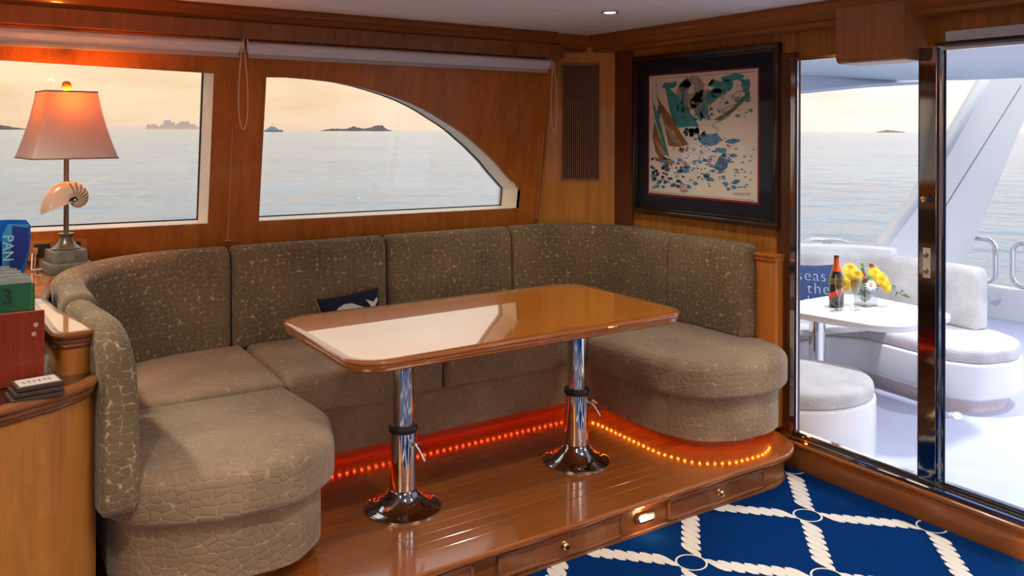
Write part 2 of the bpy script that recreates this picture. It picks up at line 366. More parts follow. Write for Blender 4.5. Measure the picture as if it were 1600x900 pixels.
# chamfered corner panel, aft bulkhead
A0 = Vector((3.02, 4.345)); A1 = Vector((AX, 4.02))
bm = bmesh.new(); dr = (A1-A0).normalized(); nr = Vector((-dr.y, dr.x))
vs = []
for p in (A0, A1, A1+nr*.04, A0+nr*.04): vs.append(p)
prism(bm, vs, 0, 2.3); tag(finish('wall_corner', bm, WOOD_AFT), kind='structure')
D0, D1, DZ0, DZ1 = 2.76, .2, .095, 1.975
def aft(u, v, d): return (AX+d, u, v)
bm = plate([(-2.4,-.3),(4.5,-.3),(4.5,2.3),(-2.4,2.3)], [[(D1,DZ0),(D1,DZ1),(D0,DZ1),(D0,DZ0)]], aft, 0, .09)
tag(finish('wall_aft', bm, WOOD_AFT), kind='structure')
bm = B(AX-.012, AX+.001, 3.86, 4.03, .9, 2.2, bev=.003); tag(finish('trim_1', bm, WOOD_DARK), kind='structure')
# starboard, forward walls behind the camera
def stb(u, v, d): return (u, -2.2-d, v)
sh = [[(-2.3,.8),(-2.3,1.98),(-.5,1.98),(-.5,.8)], [(-.35,.8),(-.35,1.98),(1.4,1.98),(1.4,.8)], [(1.55,.8),(1.55,1.98),(3.2,1.98),(3.2,.8)]]
tag(finish('wall_starboard', plate([(-2.6,-.3),(3.55,-.3),(3.55,2.3),(-2.6,2.3)], sh, stb, 0, .05), WOOD_WALL), kind='structure')
tag(finish('wall_forward', B(-2.66, -2.6, -2.2, 4.6, -.3, 2.3), WOOD_WALL), kind='structure')
# floor and carpet
tag(finish('floor', B(-2.66, 3.55, -2.25, 4.6, -.3, -.012), plain('subfloor', (.1,.06,.03), .7)), kind='structure')
# ceiling planks
CZ = 2.2
cl = empty('ceiling', (0, 0, CZ), kind='structure')
y = -2.2; k = 0
while y < 4.55:
    y1 = min(y+.195, 4.58)
    finish('panel', B(-2.6, AX+.05, y+.002, y1-.002, CZ, CZ+.02, bev=.002, seg=1), CEIL, cl); y += .195
finish('backing', B(-2.66, 3.55, -2.25, 4.6, CZ+.012, CZ+.05), CREAM, cl)
# crown moulding
def crown(off0, z):  # profile: offset toward room negative (left of travel = outside)
    return [(0,z),(off0,z),(off0,z-.03),(off0+.012,z-.036),(off0+.02,z-.055),(off0+.045,z-.07),(off0+.06,z-.092),(off0+.068,z-.1),(off0+.068,z-.112),(0,z-.112)]
bm = bmesh.new()
prof = [(0,CZ+.001),(-.13,CZ+.001),(-.135,CZ-.012),(-.125,CZ-.02),(-.12,CZ-.030),(-.095,CZ-.045),(-.085,CZ-.060),(-.09,CZ-.066),(-.078,CZ-.078),(0,CZ-.078)]
sweep2d(bm, [(-2.6, 4.17), (3.0, 4.17)], prof)
tag(finish('trim_2', bm, WOOD_TRIM_X, smooth=True, angle=30), kind='structure')
bm = B(-2.6, 3.08, 4.075, 4.20, CZ-.15, CZ-.07, bev=.004); tag(finish('trim_3', bm, wood('valance_wood', (.10,.04,.012), (.27,.11,.035), 'Z', rough=.35)), kind='structure')
bm = bmesh.new(); prof2 = [(o*1.45, z if i < 2 else CZ-(CZ-z)*1.3) for i, (o, z) in enumerate(prof)]
sweep2d(bm, [(3.0, 4.26), (AX, 4.26), (AX, -2.2)], prof2)
tag(finish('trim_4', bm, WOOD_TRIM_Y, smooth=True, angle=30), kind='structure')
# wooden sill under the doors
bm = bmesh.new()
box(bm, 3.345, AX+.01, -2.2, 2.70, -.01, .108, bev=.004); box(bm, 3.335, AX+.01, -2.2, 2.69, .108, .126, bev=.006)
tag(finish('baseboard_aft', bm, WOOD_TRIM_Y, smooth=True), kind='structure')
# wood casing on the left of the doors
bm = B(AX-.02, AX+.03, 2.668, 2.775, .12, 2.0, bev=.004); tag(finish('trim_5', bm, WOOD_DARK), kind='structure')
# steel track
tr = empty('door_track', (3.42, 1.4, .126), 'polished steel sliding door track along the wooden sill', 'door track')
for nm, x0, x1, m_ in (('rail', 3.36, 3.372, CHROME), ('rail', 3.398, 3.408, CHROME), ('channel', 3.372, 3.398, BLACK), ('channel', 3.408, 3.44, BLACK), ('rail', 3.44, 3.455, CHROME)):
    finish(nm, B(x0, x1, -.2, 2.664, .124, .142 if nm == 'rail' else .130, bev=.001 if nm == 'rail' else 0), m_, tr)
finish('base_plate', B(3.350, 3.36, -.2, 2.664, .124, .130), plain('polished_threshold', (.25,.26,.28), .05, 1), tr)

# doors
d1 = empty('door_1', (3.41, 2.3, .14), kind='structure')
finish('pane', B(3.400, 3.406, 2.0, 2.636, .16, 1.955), GLASS, d1)
bm = bmesh.new()
box(bm, 3.395, 3.42, 2.638, 2.664, .143, 1.964); box(bm, 3.395, 3.42, 2.0, 2.645, .143, .158); box(bm, 3.395, 3.42, 2.0, 2.645, 1.952, 1.964)
finish('frame', bm, CHROME, d1)
finish('gasket', B(3.396, 3.402, 2.630, 2.638, .158, 1.952), NAVYGASK, d1)
st = finish('stile', B(3.385, 3.405, 1.927, 2.002, .143, 1.964, bev=.002), CHROME_DARK, d1)
finish('gasket', B(3.39, 3.402, 2.0, 2.008, .158, 1.952), NAVYGASK, d1)
lk = finish('lock_plate', B(3.381, 3.3845, 1.950, 1.982, 1.0, 1.125, bev=.001), plain('satin_steel', (.55,.52,.42), .5, .4), d1)
for z in (1.03, 1.097):
    bm = bmesh.new(); vs = lathe(bm, [(.012,0),(.012,.003),(.007,.005)], seg=16); xform(vs, Matrix.Translation((3.381, 1.966, z)) @ Matrix.Rotation(-PI/2, 4, 'Y'))
    finish('screw', bm, CHROME, lk, smooth=True)
bm = bmesh.new(); vs = lathe(bm, [(.008,0),(.008,.02),(.013,.022),(.013,.028),(.004,.03)], seg=16); xform(vs, Matrix.Translation((3.384, 1.966, 1.33)) @ Matrix.Rotation(-PI/2, 4, 'Y'))
finish('knob', bm, CHROME, d1, smooth=True)
d2 = empty('door_2', (3.43, 1.2, .14), kind='structure')
finish('pane', B(3.424, 3.43, .22, 1.925, .16, 1.945), GLASS, d2)
for y0, y1, m_ in ((1.9335,1.9385,NAVYGASK),(1.914,1.9335,CHROME),(1.9065,1.914,NAVYGASK)):
    finish('edge_strip', B(3.419, 3.4235, y0, y1, .145, 1.96), m_, d2)
finish('bottom_rail', B(3.415, 3.44, .2, 1.93, .143, .158), CHROME, d2)
finish('top_rail', B(3.40, 3.44, .2, 1.926, 1.948, 1.962), CHROME, d2)
finish('header', B(3.36, 3.45, .2, 1.92, 1.964, 1.975), BLACK, d2)
hd = finish('header_trim', B(3.37, 3.44, .2, 1.885, 1.977, 2.022, bev=.003), plain('mirror_header', (.55,.57,.55), .04, 1), d2)
bm = B(3.42, AX+.02, 2.30, 2.70, 1.960, 1.972); tag(finish('trim_6', bm, CHROME), kind='structure')
# operator housing over the door
bm = bmesh.new()
sec = fillet([(0,0),(.17,0),(.17,.30),(0,.30)], [0,.03,0,0], closed=True, n=6)   # depth, height
rings = []
for yy in (2.33, 2.005):
    rings.append([bm.verts.new((AX-p.x, yy, 1.912+p.y)) for p in sec])
a, b = rings
for i in range(len(a)): bm.faces.new((a[i], a[(i+1) % len(a)], b[(i+1) % len(a)], b[i]))
bm.faces.new(a); bm.faces.new(list(reversed(b)))
tag(finish('door_operator_housing', bm, wood('housing_veneer', (.17,.06,.018), (.36,.15,.05), 'Z', rough=.35)), 'wooden box housing with rounded lower edge above the glass doors', 'housing')

# ---------------------------------------------------------------- sea, sky line
m, t, b, o = newmat('sea_water'); n = t.nodes; l = t.links
tc_ = n.new('ShaderNodeTexCoord')
def sl(sx, sy, s, det):
    mp_ = n.new('ShaderNodeMapping'); mp_.inputs['Scale'].default_value = (sx, sy, 1); mp_.inputs['Rotation'].default_value = (0, 0, .45); l.new(tc_.outputs['Object'], mp_.inputs[0])
    q = n.new('ShaderNodeTexNoise'); q.inputs['Scale'].default_value = s; q.inputs['Detail'].default_value = det; q.inputs['Roughness'].default_value = .55; l.new(mp_.outputs[0], q.inputs[0]); return q
q1 = sl(1.15, 1, .24, 7); q2 = sl(.8, 1.3, 5, 2); q3 = sl(.3, .3, .12, 3)
ad = n.new('ShaderNodeMath'); ad.operation = 'MULTIPLY_ADD'; l.new(q2.outputs[0], ad.inputs[0]); ad.inputs[1].default_value = .03; l.new(q1.outputs[0], ad.inputs[2])
bp = n.new('ShaderNodeBump'); bp.inputs['Strength'].default_value = 1; bp.inputs['Distance'].default_value = .95; l.new(ad.outputs[0], bp.inputs['Height']); l.new(bp.outputs[0], b.inputs['Normal'])
r = ramp(n, [(.35, (.09,.21,.31)), (.65, (.14,.29,.39))]); l.new(q3.outputs[0], r.inputs[0]); l.new(r.outputs[0], b.inputs[0])
b.inputs['Roughness'].default_value = .12; b.inputs['IOR'].default_value = 1.33
SEA = m
bm = bmesh.new(); SL = -1.55
rs = [3, 20, 80, 300, 1200, 5000, 12000]; rings = []
for rr in rs: rings.append([bm.verts.new((rr*math.cos(2*PI*i/64)+2, rr*math.sin(2*PI*i/64)+1, SL)) for i in range(64)])
for a, b_ in zip(rings, rings[1:]):
    for i in range(64): bm.faces.new((a[i], a[(i+1) % 64], b_[(i+1) % 64], b_[i]))
bm.faces.new(rings[0])
tag(finish('sea', bm, SEA), kind='structure')
def dirpx(px, dist):
    l_ = (px-800)/1310; s_, c_ = math.sin(math.radians(33.5)), math.cos(math.radians(33.5))
    v = Vector((s_+c_*l_, c_-s_*l_)); return v.normalized()*dist, v.normalized()
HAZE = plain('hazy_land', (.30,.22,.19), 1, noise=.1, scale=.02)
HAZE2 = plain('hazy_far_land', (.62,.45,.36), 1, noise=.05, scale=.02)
ISLE = plain('island_scrub', (.10,.085,.07), 1, noise=.3, scale=.05)
def isle(name, px0, px1, dist, hs, mat, label, cat='island', seed=1):
    random.seed(seed)
    c, v = dirpx((px0+px1)/2, dist); side = Vector((v.y, -v.x)); w = (px1-px0)/1310*dist*.9
    bm = bmesh.new(); n_ = len(hs)*3; top = []; 
    rows = [[], [], []]
    for i in range(n_+1):
        u = i/n_; f = u*(len(hs)-1); k = min(int(f), len(hs)-2); h = hs[k]*(1-(f-k))+hs[k+1]*(f-k); h *= random.uniform(.85, 1.15)
        p = c+side*(u-.5)*w
        for r_, (d, hh) in enumerate(((-w*.12, -1), (0, h), (w*.12, -1))):
            q = p+v*d; rows[r_].append(bm.verts.new((q.x, q.y, SL+hh)))
    for a, b_ in zip(rows, rows[1:]):
        for i in range(n_): bm.faces.new((a[i], a[i+1], b_[i+1], b_[i]))
    return tag(finish(name, bm, mat), label, cat)
isle('island', 495, 620, 2500, [0,4,7,7,6,8,14,9,8,10,17,16,5,0], ISLE, 'low dark wooded island on the horizon seen through the arched window', seed=3)
isle('island', 1368, 1415, 4500, [0,8,12,10,7,0], HAZE, 'tiny flat island on the horizon left of the door stile', seed=4)
isle('headland', -40, 55, 3500, [10,14,16,10,3,0], ISLE, 'dark low headland on the horizon at the left edge behind the lamp', 'headland', seed=5)
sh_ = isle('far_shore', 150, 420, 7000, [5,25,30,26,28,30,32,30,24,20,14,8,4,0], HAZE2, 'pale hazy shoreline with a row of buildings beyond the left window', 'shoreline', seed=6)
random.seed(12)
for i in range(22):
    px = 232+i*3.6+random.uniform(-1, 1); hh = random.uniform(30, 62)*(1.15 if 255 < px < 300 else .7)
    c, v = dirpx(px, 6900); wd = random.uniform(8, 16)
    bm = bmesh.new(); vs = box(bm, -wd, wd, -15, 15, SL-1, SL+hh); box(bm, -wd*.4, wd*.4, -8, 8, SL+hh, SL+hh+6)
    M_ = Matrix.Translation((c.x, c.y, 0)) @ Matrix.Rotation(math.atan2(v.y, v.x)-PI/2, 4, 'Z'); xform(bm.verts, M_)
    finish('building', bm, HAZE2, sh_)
def yacht(px, dist, s, label, white):
    c, v = dirpx(px, dist); t = empty('motor_yacht', (c.x, c.y, SL), label, 'yacht', rz=math.atan2(v.y, v.x)-PI/2)
    hm = plain('yacht_hull', (.16,.20,.26) if not white else (.8,.7,.66), .5); um = plain('yacht_house', (.25,.29,.34) if not white else (.85,.78,.74), .5)
    bm = bmesh.new(); prism(bm, [Vector(p)*s for p in ((-13,-3),(9,-3),(14,0),(9,3),(-13,3))], -1, 3*s); finish('hull', bm, hm, t, world=False)
    bm = bmesh.new(); prism(bm, [Vector(p)*s for p in ((-9,-2.4),(6,-2.4),(7,2.4),(-9,2.4))], 3*s, 5.4*s); finish('deckhouse', bm, um, t, world=False)
    bm = bmesh.new(); prism(bm, [Vector(p)*s for p in ((-6,-2),(3,-2),(3.6,2),(-6,2))], 5.4*s, 7.6*s); finish('bridge', bm, um, t, world=False)
    bm = bmesh.new(); tube(bm, [(-2*s,0,7.6*s),(-1.5*s,0,13*s)], .35*s, 6); finish('mast', bm, um, t, world=False)
yacht(427, 1300, 1.0, 'grey blue motor yacht at anchor seen left in the arched window', False)
yacht(1501, 1100, .75, 'small white boat on the horizon seen through the right door pane', True)
random.seed(7)

# ---------------------------------------------------------------- platform
PZ = .14
outline = fillet([(.39,2.48),(3.365,2.48),(3.365,3.2),(3.365,4.2),(.39,4.2)], [0,.26,0,0,0], closed=True, n=14)
plat = empty('seating_platform', (1.8, 2.5, 0), 'low varnished wooden platform with drawers carrying the curved sofa', 'platform')
body = fillet([(.39,2.505),(3.325,2.505),(3.325,4.2),(.39,4.2)], [0,.26,0,0], closed=True, n=14)
bm = bmesh.new(); prism(bm, body, -.01, .112); finish('carcass', bm, WOOD_FRONT, plat, smooth=True)
bm = bmesh.new(); prism(bm, offset(body, -.006), -.01, .014, rt=.004); finish('toe_moulding', bm, WOOD_CABRIM, plat, smooth=True)
# border board following the curved end, nosed edge
bm = bmesh.new(); bw = .115
path = fillet([(.39,2.48),(3.365,2.48),(3.365,3.05)], [0,.26,0], n=14)
prf = [(0,.122),(.004,.115),(.012,.112),(bw,.112),(bw,.1395),(.008,.1395),(.002,.135),(0,.130)]
sweep2d(bm, path, prf); finish('border_board', bm, WOOD_DECK, plat, smooth=True, angle=30)
bm = bmesh.new(); inn = offset([Vector(p) for p in outline], bw+.001)
prism(bm, inn, .111, .1325); finish('seam_filler', bm, WOOD_SEAM, plat)
# planks clipped to the rounded inner outline
def xr(y):   # right limit of planks at y
    cx, cy, r_ = 3.365-.26, 2.48+.26, .26-bw
    if y < cy: return cx+math.sqrt(max(0, r_*r_-(cy-y)**2))
    return 3.365-bw
y = 2.48+bw+.002; pw = .058
while y < 3.75:
    y1 = y+pw; p = [Vector((.39, y)), Vector((xr(y), y))]
    for k in (1, 2, 3): p.append(Vector((xr(y+(y1-y)*k/3), y+(y1-y)*k/3)))
    p.append(Vector((.39, y1)))
    bm = bmesh.new(); prism(bm, p, .125, .1395, rt=.0008, n=1); finish('plank', bm, WOOD_DECK, plat, smooth=False)
    y = y1+.0022
# drawers
def moulded_frame(bm, x0, x1, z0, z1, yf, w=.012, d=.008):
    for a in ((x0,x1,z0,z0+w),(x0,x1,z1-w,z1),(x0,x0+w,z0,z1),(x1-w,x1,z0,z1)):
        box(bm, a[0], a[1], yf-d, yf+.002, a[2], a[3], bev=.003, seg=2)
for i, (x0, x1) in enumerate(((2.425,3.015),(1.60,2.18),(.9,1.5))):
    bm = B(x0, x1, 2.4995, 2.507, .020, .104, bev=.002); dr_ = finish('drawer', bm, wood('drawer_veneer', (.10,.032,.01), (.24,.085,.028), 'X', rough=.3, coat=.4) if i == 0 else bpy.data.materials['drawer_veneer'], plat)
    bm = bmesh.new(); moulded_frame(bm, x0, x1, .018, .106, 2.502); finish('drawer_moulding', bm, WOOD_CABRIM, dr_, smooth=True)
    bm = bmesh.new(); vs = lathe(bm, [(.013,0),(.013,.003),(.006,.006),(.006,.012),(.012,.017),(.014,.022),(.010,.028),(0.002,.030)], seg=20); xform(vs, Matrix.Translation(((x0+x1)/2, 2.4995, .068)) @ Matrix.Rotation(PI/2, 4, 'X'))
    finish('knob', bm, BRASS, dr_, smooth=True)
# oval courtesy light between the drawers
for lx, ly, rz_, lab, c_ in ((2.30, 2.4985, 0, 'oval steel courtesy light glowing between the platform drawers', None), (3.342, 1.50, -PI/2, 'courtesy light at the foot of the wooden door sill by the right edge', None)):
    cl_ = empty('courtesy_light', (lx, ly, .065 if rz_ == 0 else .05), lab, 'light', rz=rz_)
    ov = fillet([(-.048,-.020),(.048,-.020),(.048,.020),(-.048,.020)], .0199, closed=True, n=8)
    def ring(bm, o_, i_, y0, y1):
        A = [bm.verts.new((p.x, y1, p.y)) for p in o_]; Bq = [bm.verts.new((p.x, y0, p.y)) for p in offset(o_, .003)]; C_ = [bm.verts.new((p.x, y0, p.y)) for p in i_]; Dq = [bm.verts.new((p.x, y1, p.y)) for p in i_]
        for a, b_ in ((A, Bq), (Bq, C_), (C_, Dq)):
            for i in range(len(a)): bm.faces.new((a[i], a[(i+1) % len(a)], b_[(i+1) % len(a)], b_[i]))
    ov = ov if area(ov) > 0 else ov[::-1]
    bm = bmesh.new(); ring(bm, ov, offset(ov, .010), -.008, 0); finish('bezel', bm, CHROME, cl_, world=False, smooth=True)
    bm = bmesh.new(); vs = prism(bm, offset(ov, .010), 0, .004, rt=.002, n=2); xform(vs, Matrix.Rotation(PI/2, 4, 'X'))
    finish('lens', bm, plain('courtesy_lens', (.9,.8,.6), .3, emit=(1,.72,.35), es=.5), cl_, world=False)
    bm = bmesh.new(); vs = lathe(bm, [(.009,.003),(.009,.007),(.004,.009)], seg=14); xform(vs, Matrix.Rotation(PI/2, 4, 'X')); finish('bulb', bm, plain('courtesy_bulb', (1,.9,.7), .3, emit=(1,.85,.6), es=2.5), cl_, world=False)
    ld = bpy.data.lights.new('courtesy_glow', 'POINT'); ld.energy = .35; ld.color = (1,.6,.25); ld.shadow_soft_size = .02
    lo = bpy.data.objects.new('courtesy_glow', ld); COL.objects.link(lo); lo.parent = cl_; lo.location = (0, -.03, 0)

# ---------------------------------------------------------------- carpet
bm = bmesh.new(); prism(bm, [(-2.6,-2.2),(3.34,-2.2),(3.34,2.95),(3.325,2.95),(3.325,2.76),(3.25,2.58),(3.10,2.512),(.40,2.512),(.40,2.40),(-2.6,2.40)], -.011, 0)
cp = tag(finish('carpet', bm, CARPET), 'navy blue carpet woven with a cream rope lattice', 'carpet')
bm = bmesh.new(); rw = .074; pitch = .352
def flat(bm, pts, z=.0012):
    t_ = [bm.verts.new((p[0], p[1], z)) for p in pts]
    try: bm.faces.new(t_)
    except Exception: pass
def strand(o_, d, n_, u0):
    P_ = []; hw = rw/2; hl = .0245
    pts = []
    for k in range(7):
        v = -hw+rw*k/6; e = abs(v)/hw; h_ = hl*math.sqrt(max(0, 1-e**5)) if k not in (0, 6) else hl*.45
        pts.append((v, h_))
    for v, h_ in pts: P_.append((v, u0+v*1.0*SG+h_))
    for v, h_ in reversed(pts): P_.append((v, u0+v*1.0*SG-h_))
    flat(bm, [(o_.x+d.x*u+n_.x*v, o_.y+d.y*u+n_.y*v) for v, u in P_])
nodes = []
for i in range(-9, 4):
    for j in range(-4, 12):
        c = Vector((2.978+i*.348+j*.3405, 2.244+i*.348-j*.3405))
        if not (-.2 < c.x < 3.5 and .8 < c.y < 2.85): continue
        nodes.append((c, i, j))
        seg_ = 28; Rr = .060; ri = .0525
        for k in range(seg_):
            a0 = 2*PI*k/seg_; a1 = 2*PI*(k+1)/seg_
            flat(bm, [(c.x+r_*math.cos(a), c.y+r_*math.sin(a)) for r_, a in ((ri, a0), (Rr, a0), (Rr, a1), (ri, a1))], .0014)
        for d, ln, SG in ((Vector((1,1)).normalized(), .348*math.sqrt(2), 1), (Vector((1,-1)).normalized(), .3405*math.sqrt(2), -1)):
            n_ = Vector((-d.y, d.x)); q = Rr+.012
            cnt = 7; st_ = (ln-2*q)/cnt
            for k in range(cnt): strand(c, d, n_, q+st_*(k+.5))
# clip what would lie under the platform or the sill
bmesh.ops.bisect_plane(bm, geom=bm.verts[:]+bm.edges[:]+bm.faces[:], plane_co=(3.334,0,0), plane_no=(1,0,0), clear_outer=True)
finish('rope_pattern', bm, ROPE, cp)['kind'] = 'stuff'

# ---------------------------------------------------------------- sofa
SZ = .57; ST = 1.04; BB = .20
rear = fillet([(.357,2.70),(.298,3.25),(.295,4.235),(3.42,4.235),(3.42,2.86)], [0,.3,.62,.50,0], n=22)
def arclen(p):
    s = [0]
    for a, b_ in zip(p, p[1:]): s.append(s[-1]+(b_-a).length)
    return s
def at(p, s, S_):
    s = max(0, min(S_[-1], s))
    for i in range(len(p)-1):
        if S_[i+1] >= s-1e-9:
            f = (s-S_[i])/max(1e-9, S_[i+1]-S_[i]); d = (p[i+1]-p[i]).normalized(); return p[i].lerp(p[i+1], f), d
    return p[-1], (p[-1]-p[-2]).normalized()
RS = arclen(rear)
def nearest(pt):
    return min((((at(rear, s/400*RS[-1], RS)[0]-Vector(pt)).length, s/400*RS[-1]) for s in range(401)))[1]
sofa = empty('curved_sofa', (1.9, 3.6, PZ), 'built-in curved taupe velvet banquette sofa around the dining table', 'sofa')
def back_pad(name, s0, s1, T, zb, zt, R0=.03, R1=.03, big=0, bigend=0, lean=.02, mat=VELVET, puff=.012, par=None):
    """upholstered back panel between two arc lengths of the rear line"""
    bm = bmesh.new(); L_ = s1-s0; r = .03; st = []
    for k in range(7):
        a = PI/2*k/6; st.append(r*(1-math.cos(a)))
    n_ = max(6, int(L_/.03)); mid_ = [r+(L_-2*r)*k/n_ for k in range(1, n_)]
    ss = st+mid_+[L_-x for x in reversed(st)]
    rings = []
    for s in ss:
        p, d = at(rear, s0+s, RS); nrm = Vector((d.y, -d.x))     # towards the seat (path runs clockwise)
        e = min(s, L_-s); ins = 0 if e >= r else r-math.sqrt(max(0, r*r-(r-e)**2))
        ztt = zt
        if big and bigend == 0 and s < big: ztt = zt-(big-math.sqrt(max(0, big*big-(big-s)**2)))
        if big and bigend == 1 and L_-s < big: ztt = zt-(big-math.sqrt(max(0, big*big-(big-(L_-s))**2)))
        w = T-2*ins; hh = ztt-zb-2*ins
        rt = min(.058, w/2-.001); sec = fillet([(0,0),(w,0),(w,hh),(0,hh)], [min(.02,w*.3),min(.03,w*.4),rt,rt*.8], closed=True, n=5)
        pf = puff*math.sin(PI*min(1, max(0, s/L_)))**.5
        ring_ = []
        for q in sec:
            x = q.x+ins; zz = zb+ins+q.y; f = q.y/max(.01, hh)
            xx = x-lean*(f-.3)*(x/T)*1.0 + (pf*math.sin(PI*min(1, max(0, f))) if q.x > w*.5 else 0)
            ring_.append(bm.verts.new((p.x+nrm.x*xx, p.y+nrm.y*xx, zz)))
        rings.append(ring_)
    m_ = len(rings[0]); uv = bm.loops.layers.uv.verify(); PV = []
    for rg_ in rings:
        pv = [0]
        for i in range(m_): pv.append(pv[-1]+(rg_[(i+1) % m_].co-rg_[i].co).length)
        PV.append(pv)
    for q, (a, b_) in enumerate(zip(rings, rings[1:])):
        for i in range(m_):
            f = bm.faces.new((a[i], a[(i+1) % m_], b_[(i+1) % m_], b_[i]))
            for lp, w_ in zip(f.loops, ((s0+ss[q], PV[q][i]), (s0+ss[q], PV[q][i+1]), (s0+ss[q+1], PV[q+1][i+1]), (s0+ss[q+1], PV[q+1][i]))): lp[uv].uv = w_
    for f in (bm.faces.new(rings[0]), bm.faces.new(list(reversed(rings[-1])))):
        for lp in f.loops: lp[uv].uv = (lp.vert.co.x+lp.vert.co.y, lp.vert.co.z)
    if big > .1:
        for f in bm.faces:
            f.normal_update(); n_ = f.normal; k = max(range(3), key=lambda q: abs(n_[q]))
            for lp in f.loops:
                c = lp.vert.co; lp[uv].uv = ((c.y, c.z), (c.x, c.z), (c.x, c.y))[k]
    return finish(name, bm, mat, par or sofa, smooth=True, angle=60)
sA = nearest((.297,3.22)); sB = nearest((1.108,4.235)); sC = nearest((1.925,4.235)); sD = nearest((2.74,4.235)); sE = nearest((3.42,3.42))
g = .003
back_pad('back_cushion', 0, sA-g, .112, .46, ST-.012, big=.20, bigend=0)
back_pad('back_cushion', sA+g, sB-g, .13, SZ-.03, ST)
back_pad('back_cushion', sB+g, sC-g, .13, SZ-.03, ST)
back_pad('back_cushion', sC+g, sD-g, .13, SZ-.03, ST)
back_pad('back_cushion', sD+g, sE-g, .13, SZ-.03, ST, puff=.006)
back_pad('back_cushion', sE+g, RS[-1], .135, SZ-.01, ST, big=.045, bigend=1)
front_of_back = []
for k in range(121):
    p, d = at(rear, RS[-1]*k/120, RS); front_of_back.append((p+Vector((d.y, -d.x))*.112, RS[-1]*k/120))
def fob(s0, s1): return [p for p, s in front_of_back if s0 <= s <= s1]
def cushion(pts, rad=.055, dome=.015, z0=.40, z1=SZ, mat=VELVET_SEAT):
    bm = bmesh.new(); prism(bm, pts, z0, z1, rt=rad, rb=.03, n=6, dome=dome)
    return finish('seat_cushion', bm, mat, sofa, smooth=True, angle=60)
def rnd(pts, r=.03): return fillet(pts, r, closed=True, n=5)
cushion(fillet([(.375,3.41),(.375,2.86),(.46,2.70),(.66,2.63),(.92,2.605),(1.09,2.74),(1.165,2.98),(1.135,3.375)], [.03,.2,.2,.3,.2,.2,.3,.03], closed=True, n=8))
lc = [p for p in fob(nearest((.297,3.46)), sB)]
cushion(rnd([(.42,3.43)]+[(p.x, p.y) for p in lc[1::3]]+[(1.155,4.12),(1.14,3.39)], .02), rad=.03)
cushion(rnd([(1.15,3.40),(1.17,4.12),(1.90,4.12),(1.885,3.41)]), rad=.04)
cushion(rnd([(1.895,3.41),(1.91,4.12),(2.66,4.12),(2.67,3.42)]), rad=.04)
rc = [p for p in fob(nearest((2.70,4.235)), nearest((3.42,3.42)))]
cushion(rnd([(2.68,3.42)]+[(p.x, p.y) for p in rc[1::3]]+[(3.30,3.40)], .02), rad=.03)
cushion(fillet([(2.69,3.385),(2.685,2.88),(2.76,2.66),(2.95,2.565),(3.18,2.55),(3.35,2.62),(3.405,2.78),(3.405,3.385)], [.04,.3,.2,.25,.2,.2,.2,.03], closed=True, n=8))
# base: one continuous shell hovering over the recessed plinth
bo = fillet([(.40,2.88),(.50,2.72),(.70,2.665),(.92,2.655),(1.06,2.78),(1.10,3.0),(1.085,3.47),(2.745,3.47),(2.735,2.92),(2.80,2.70),(2.98,2.61),(3.18,2.60),(3.33,2.66),(3.375,2.80),(3.375,4.18),(.42,4.18)],
            [.15,.2,.2,.15,.15,.2,.06,.10,.3,.2,.2,.2,.15,.1,.4,.5], closed=True, n=7)
bm = bmesh.new(); prism(bm, bo, BB, .405, n=3); finish('base', bm, VELVET_SEAT, sofa, smooth=True, angle=50)
bo_ccw = bo if area(bo) > 0 else bo[::-1]
bm = bmesh.new(); prism(bm, offset(bo_ccw, .10), PZ-.001, BB+.01); finish('plinth', bm, WOOD_DARK, sofa)
# LED strip under the front edge of the base
led = empty('led_strip', (1.9, 3.5, BB), 'glowing red LED strip tucked under the front edge of the sofa base', 'light strip')
def ledmat(name, c, s):
    m_, t_, b_, o_ = newmat(name); b_.inputs['Base Color'].default_value = (.3,.02,.01,1); b_.inputs['Emission Color'].default_value = (*c, 1); b_.inputs['Emission Strength'].default_value = s; return m_
LR = ledmat('led_red', (1,.045,.008), 26); LO = ledmat('led_orange', (1,.16,.015), 30)
lo_ = offset(bo_ccw, .040)
i0 = min(range(len(lo_)), key=lambda i: (lo_[i]-Vector((1.04,2.95))).length); i1 = min(range(len(lo_)), key=lambda i: (lo_[i]-Vector((3.30,2.68))).length)
lp = lo_[i0:i1+1] if i0 < i1 else lo_[i0:]+lo_[:i1+1]
bm = bmesh.new(); sweep2d(bm, lp, [(-.005,BB-.002),(.005,BB-.002),(.005,BB+.002),(-.005,BB+.002)]); finish('tape', bm, plain('led_tape', (.25,.03,.02), .5), led)
LS = arclen(lp); s = .01; me_r = me_o = None; cnt = 0
while s < LS[-1]-.005:
    p, d = at(lp, s, LS); hot = p.x > 2.72
    bm = B(-.005, .005, -.004, .004, -.006, .0) if (me_r is None or me_o is None) else None
    if me_r is None:
        o_ = finish('led', bm, LR, led, world=False); me_r = o_.data
    elif hot and me_o is None:
        o_ = finish('led', bm, LO, led, world=False); me_o = o_.data
    else:
        if bm: bm.free()
        o_ = bpy.data.objects.new('led', me_o if hot and me_o else me_r); COL.objects.link(o_); o_.parent = led
    o_.location = Vector((p.x, p.y, BB-.002))-led.location; o_.rotation_euler[2] = math.atan2(d.y, d.x); s += .035; cnt += 1
# backing ledge end between sofa and door
bm = bmesh.new(); box(bm, 3.37, AX-.001, 2.735, 2.855, .14, .985, bev=.004); box(bm, 3.355, AX-.001, 2.725, 2.86, .985, 1.0, bev=.005); box(bm, 3.362, AX-.001, 2.73, 2.86, .965, .985, bev=.004)
tag(finish('sofa_end_post', bm, WOOD_WALL, smooth=True), 'square wooden end post with moulded cap between sofa and door', 'post')

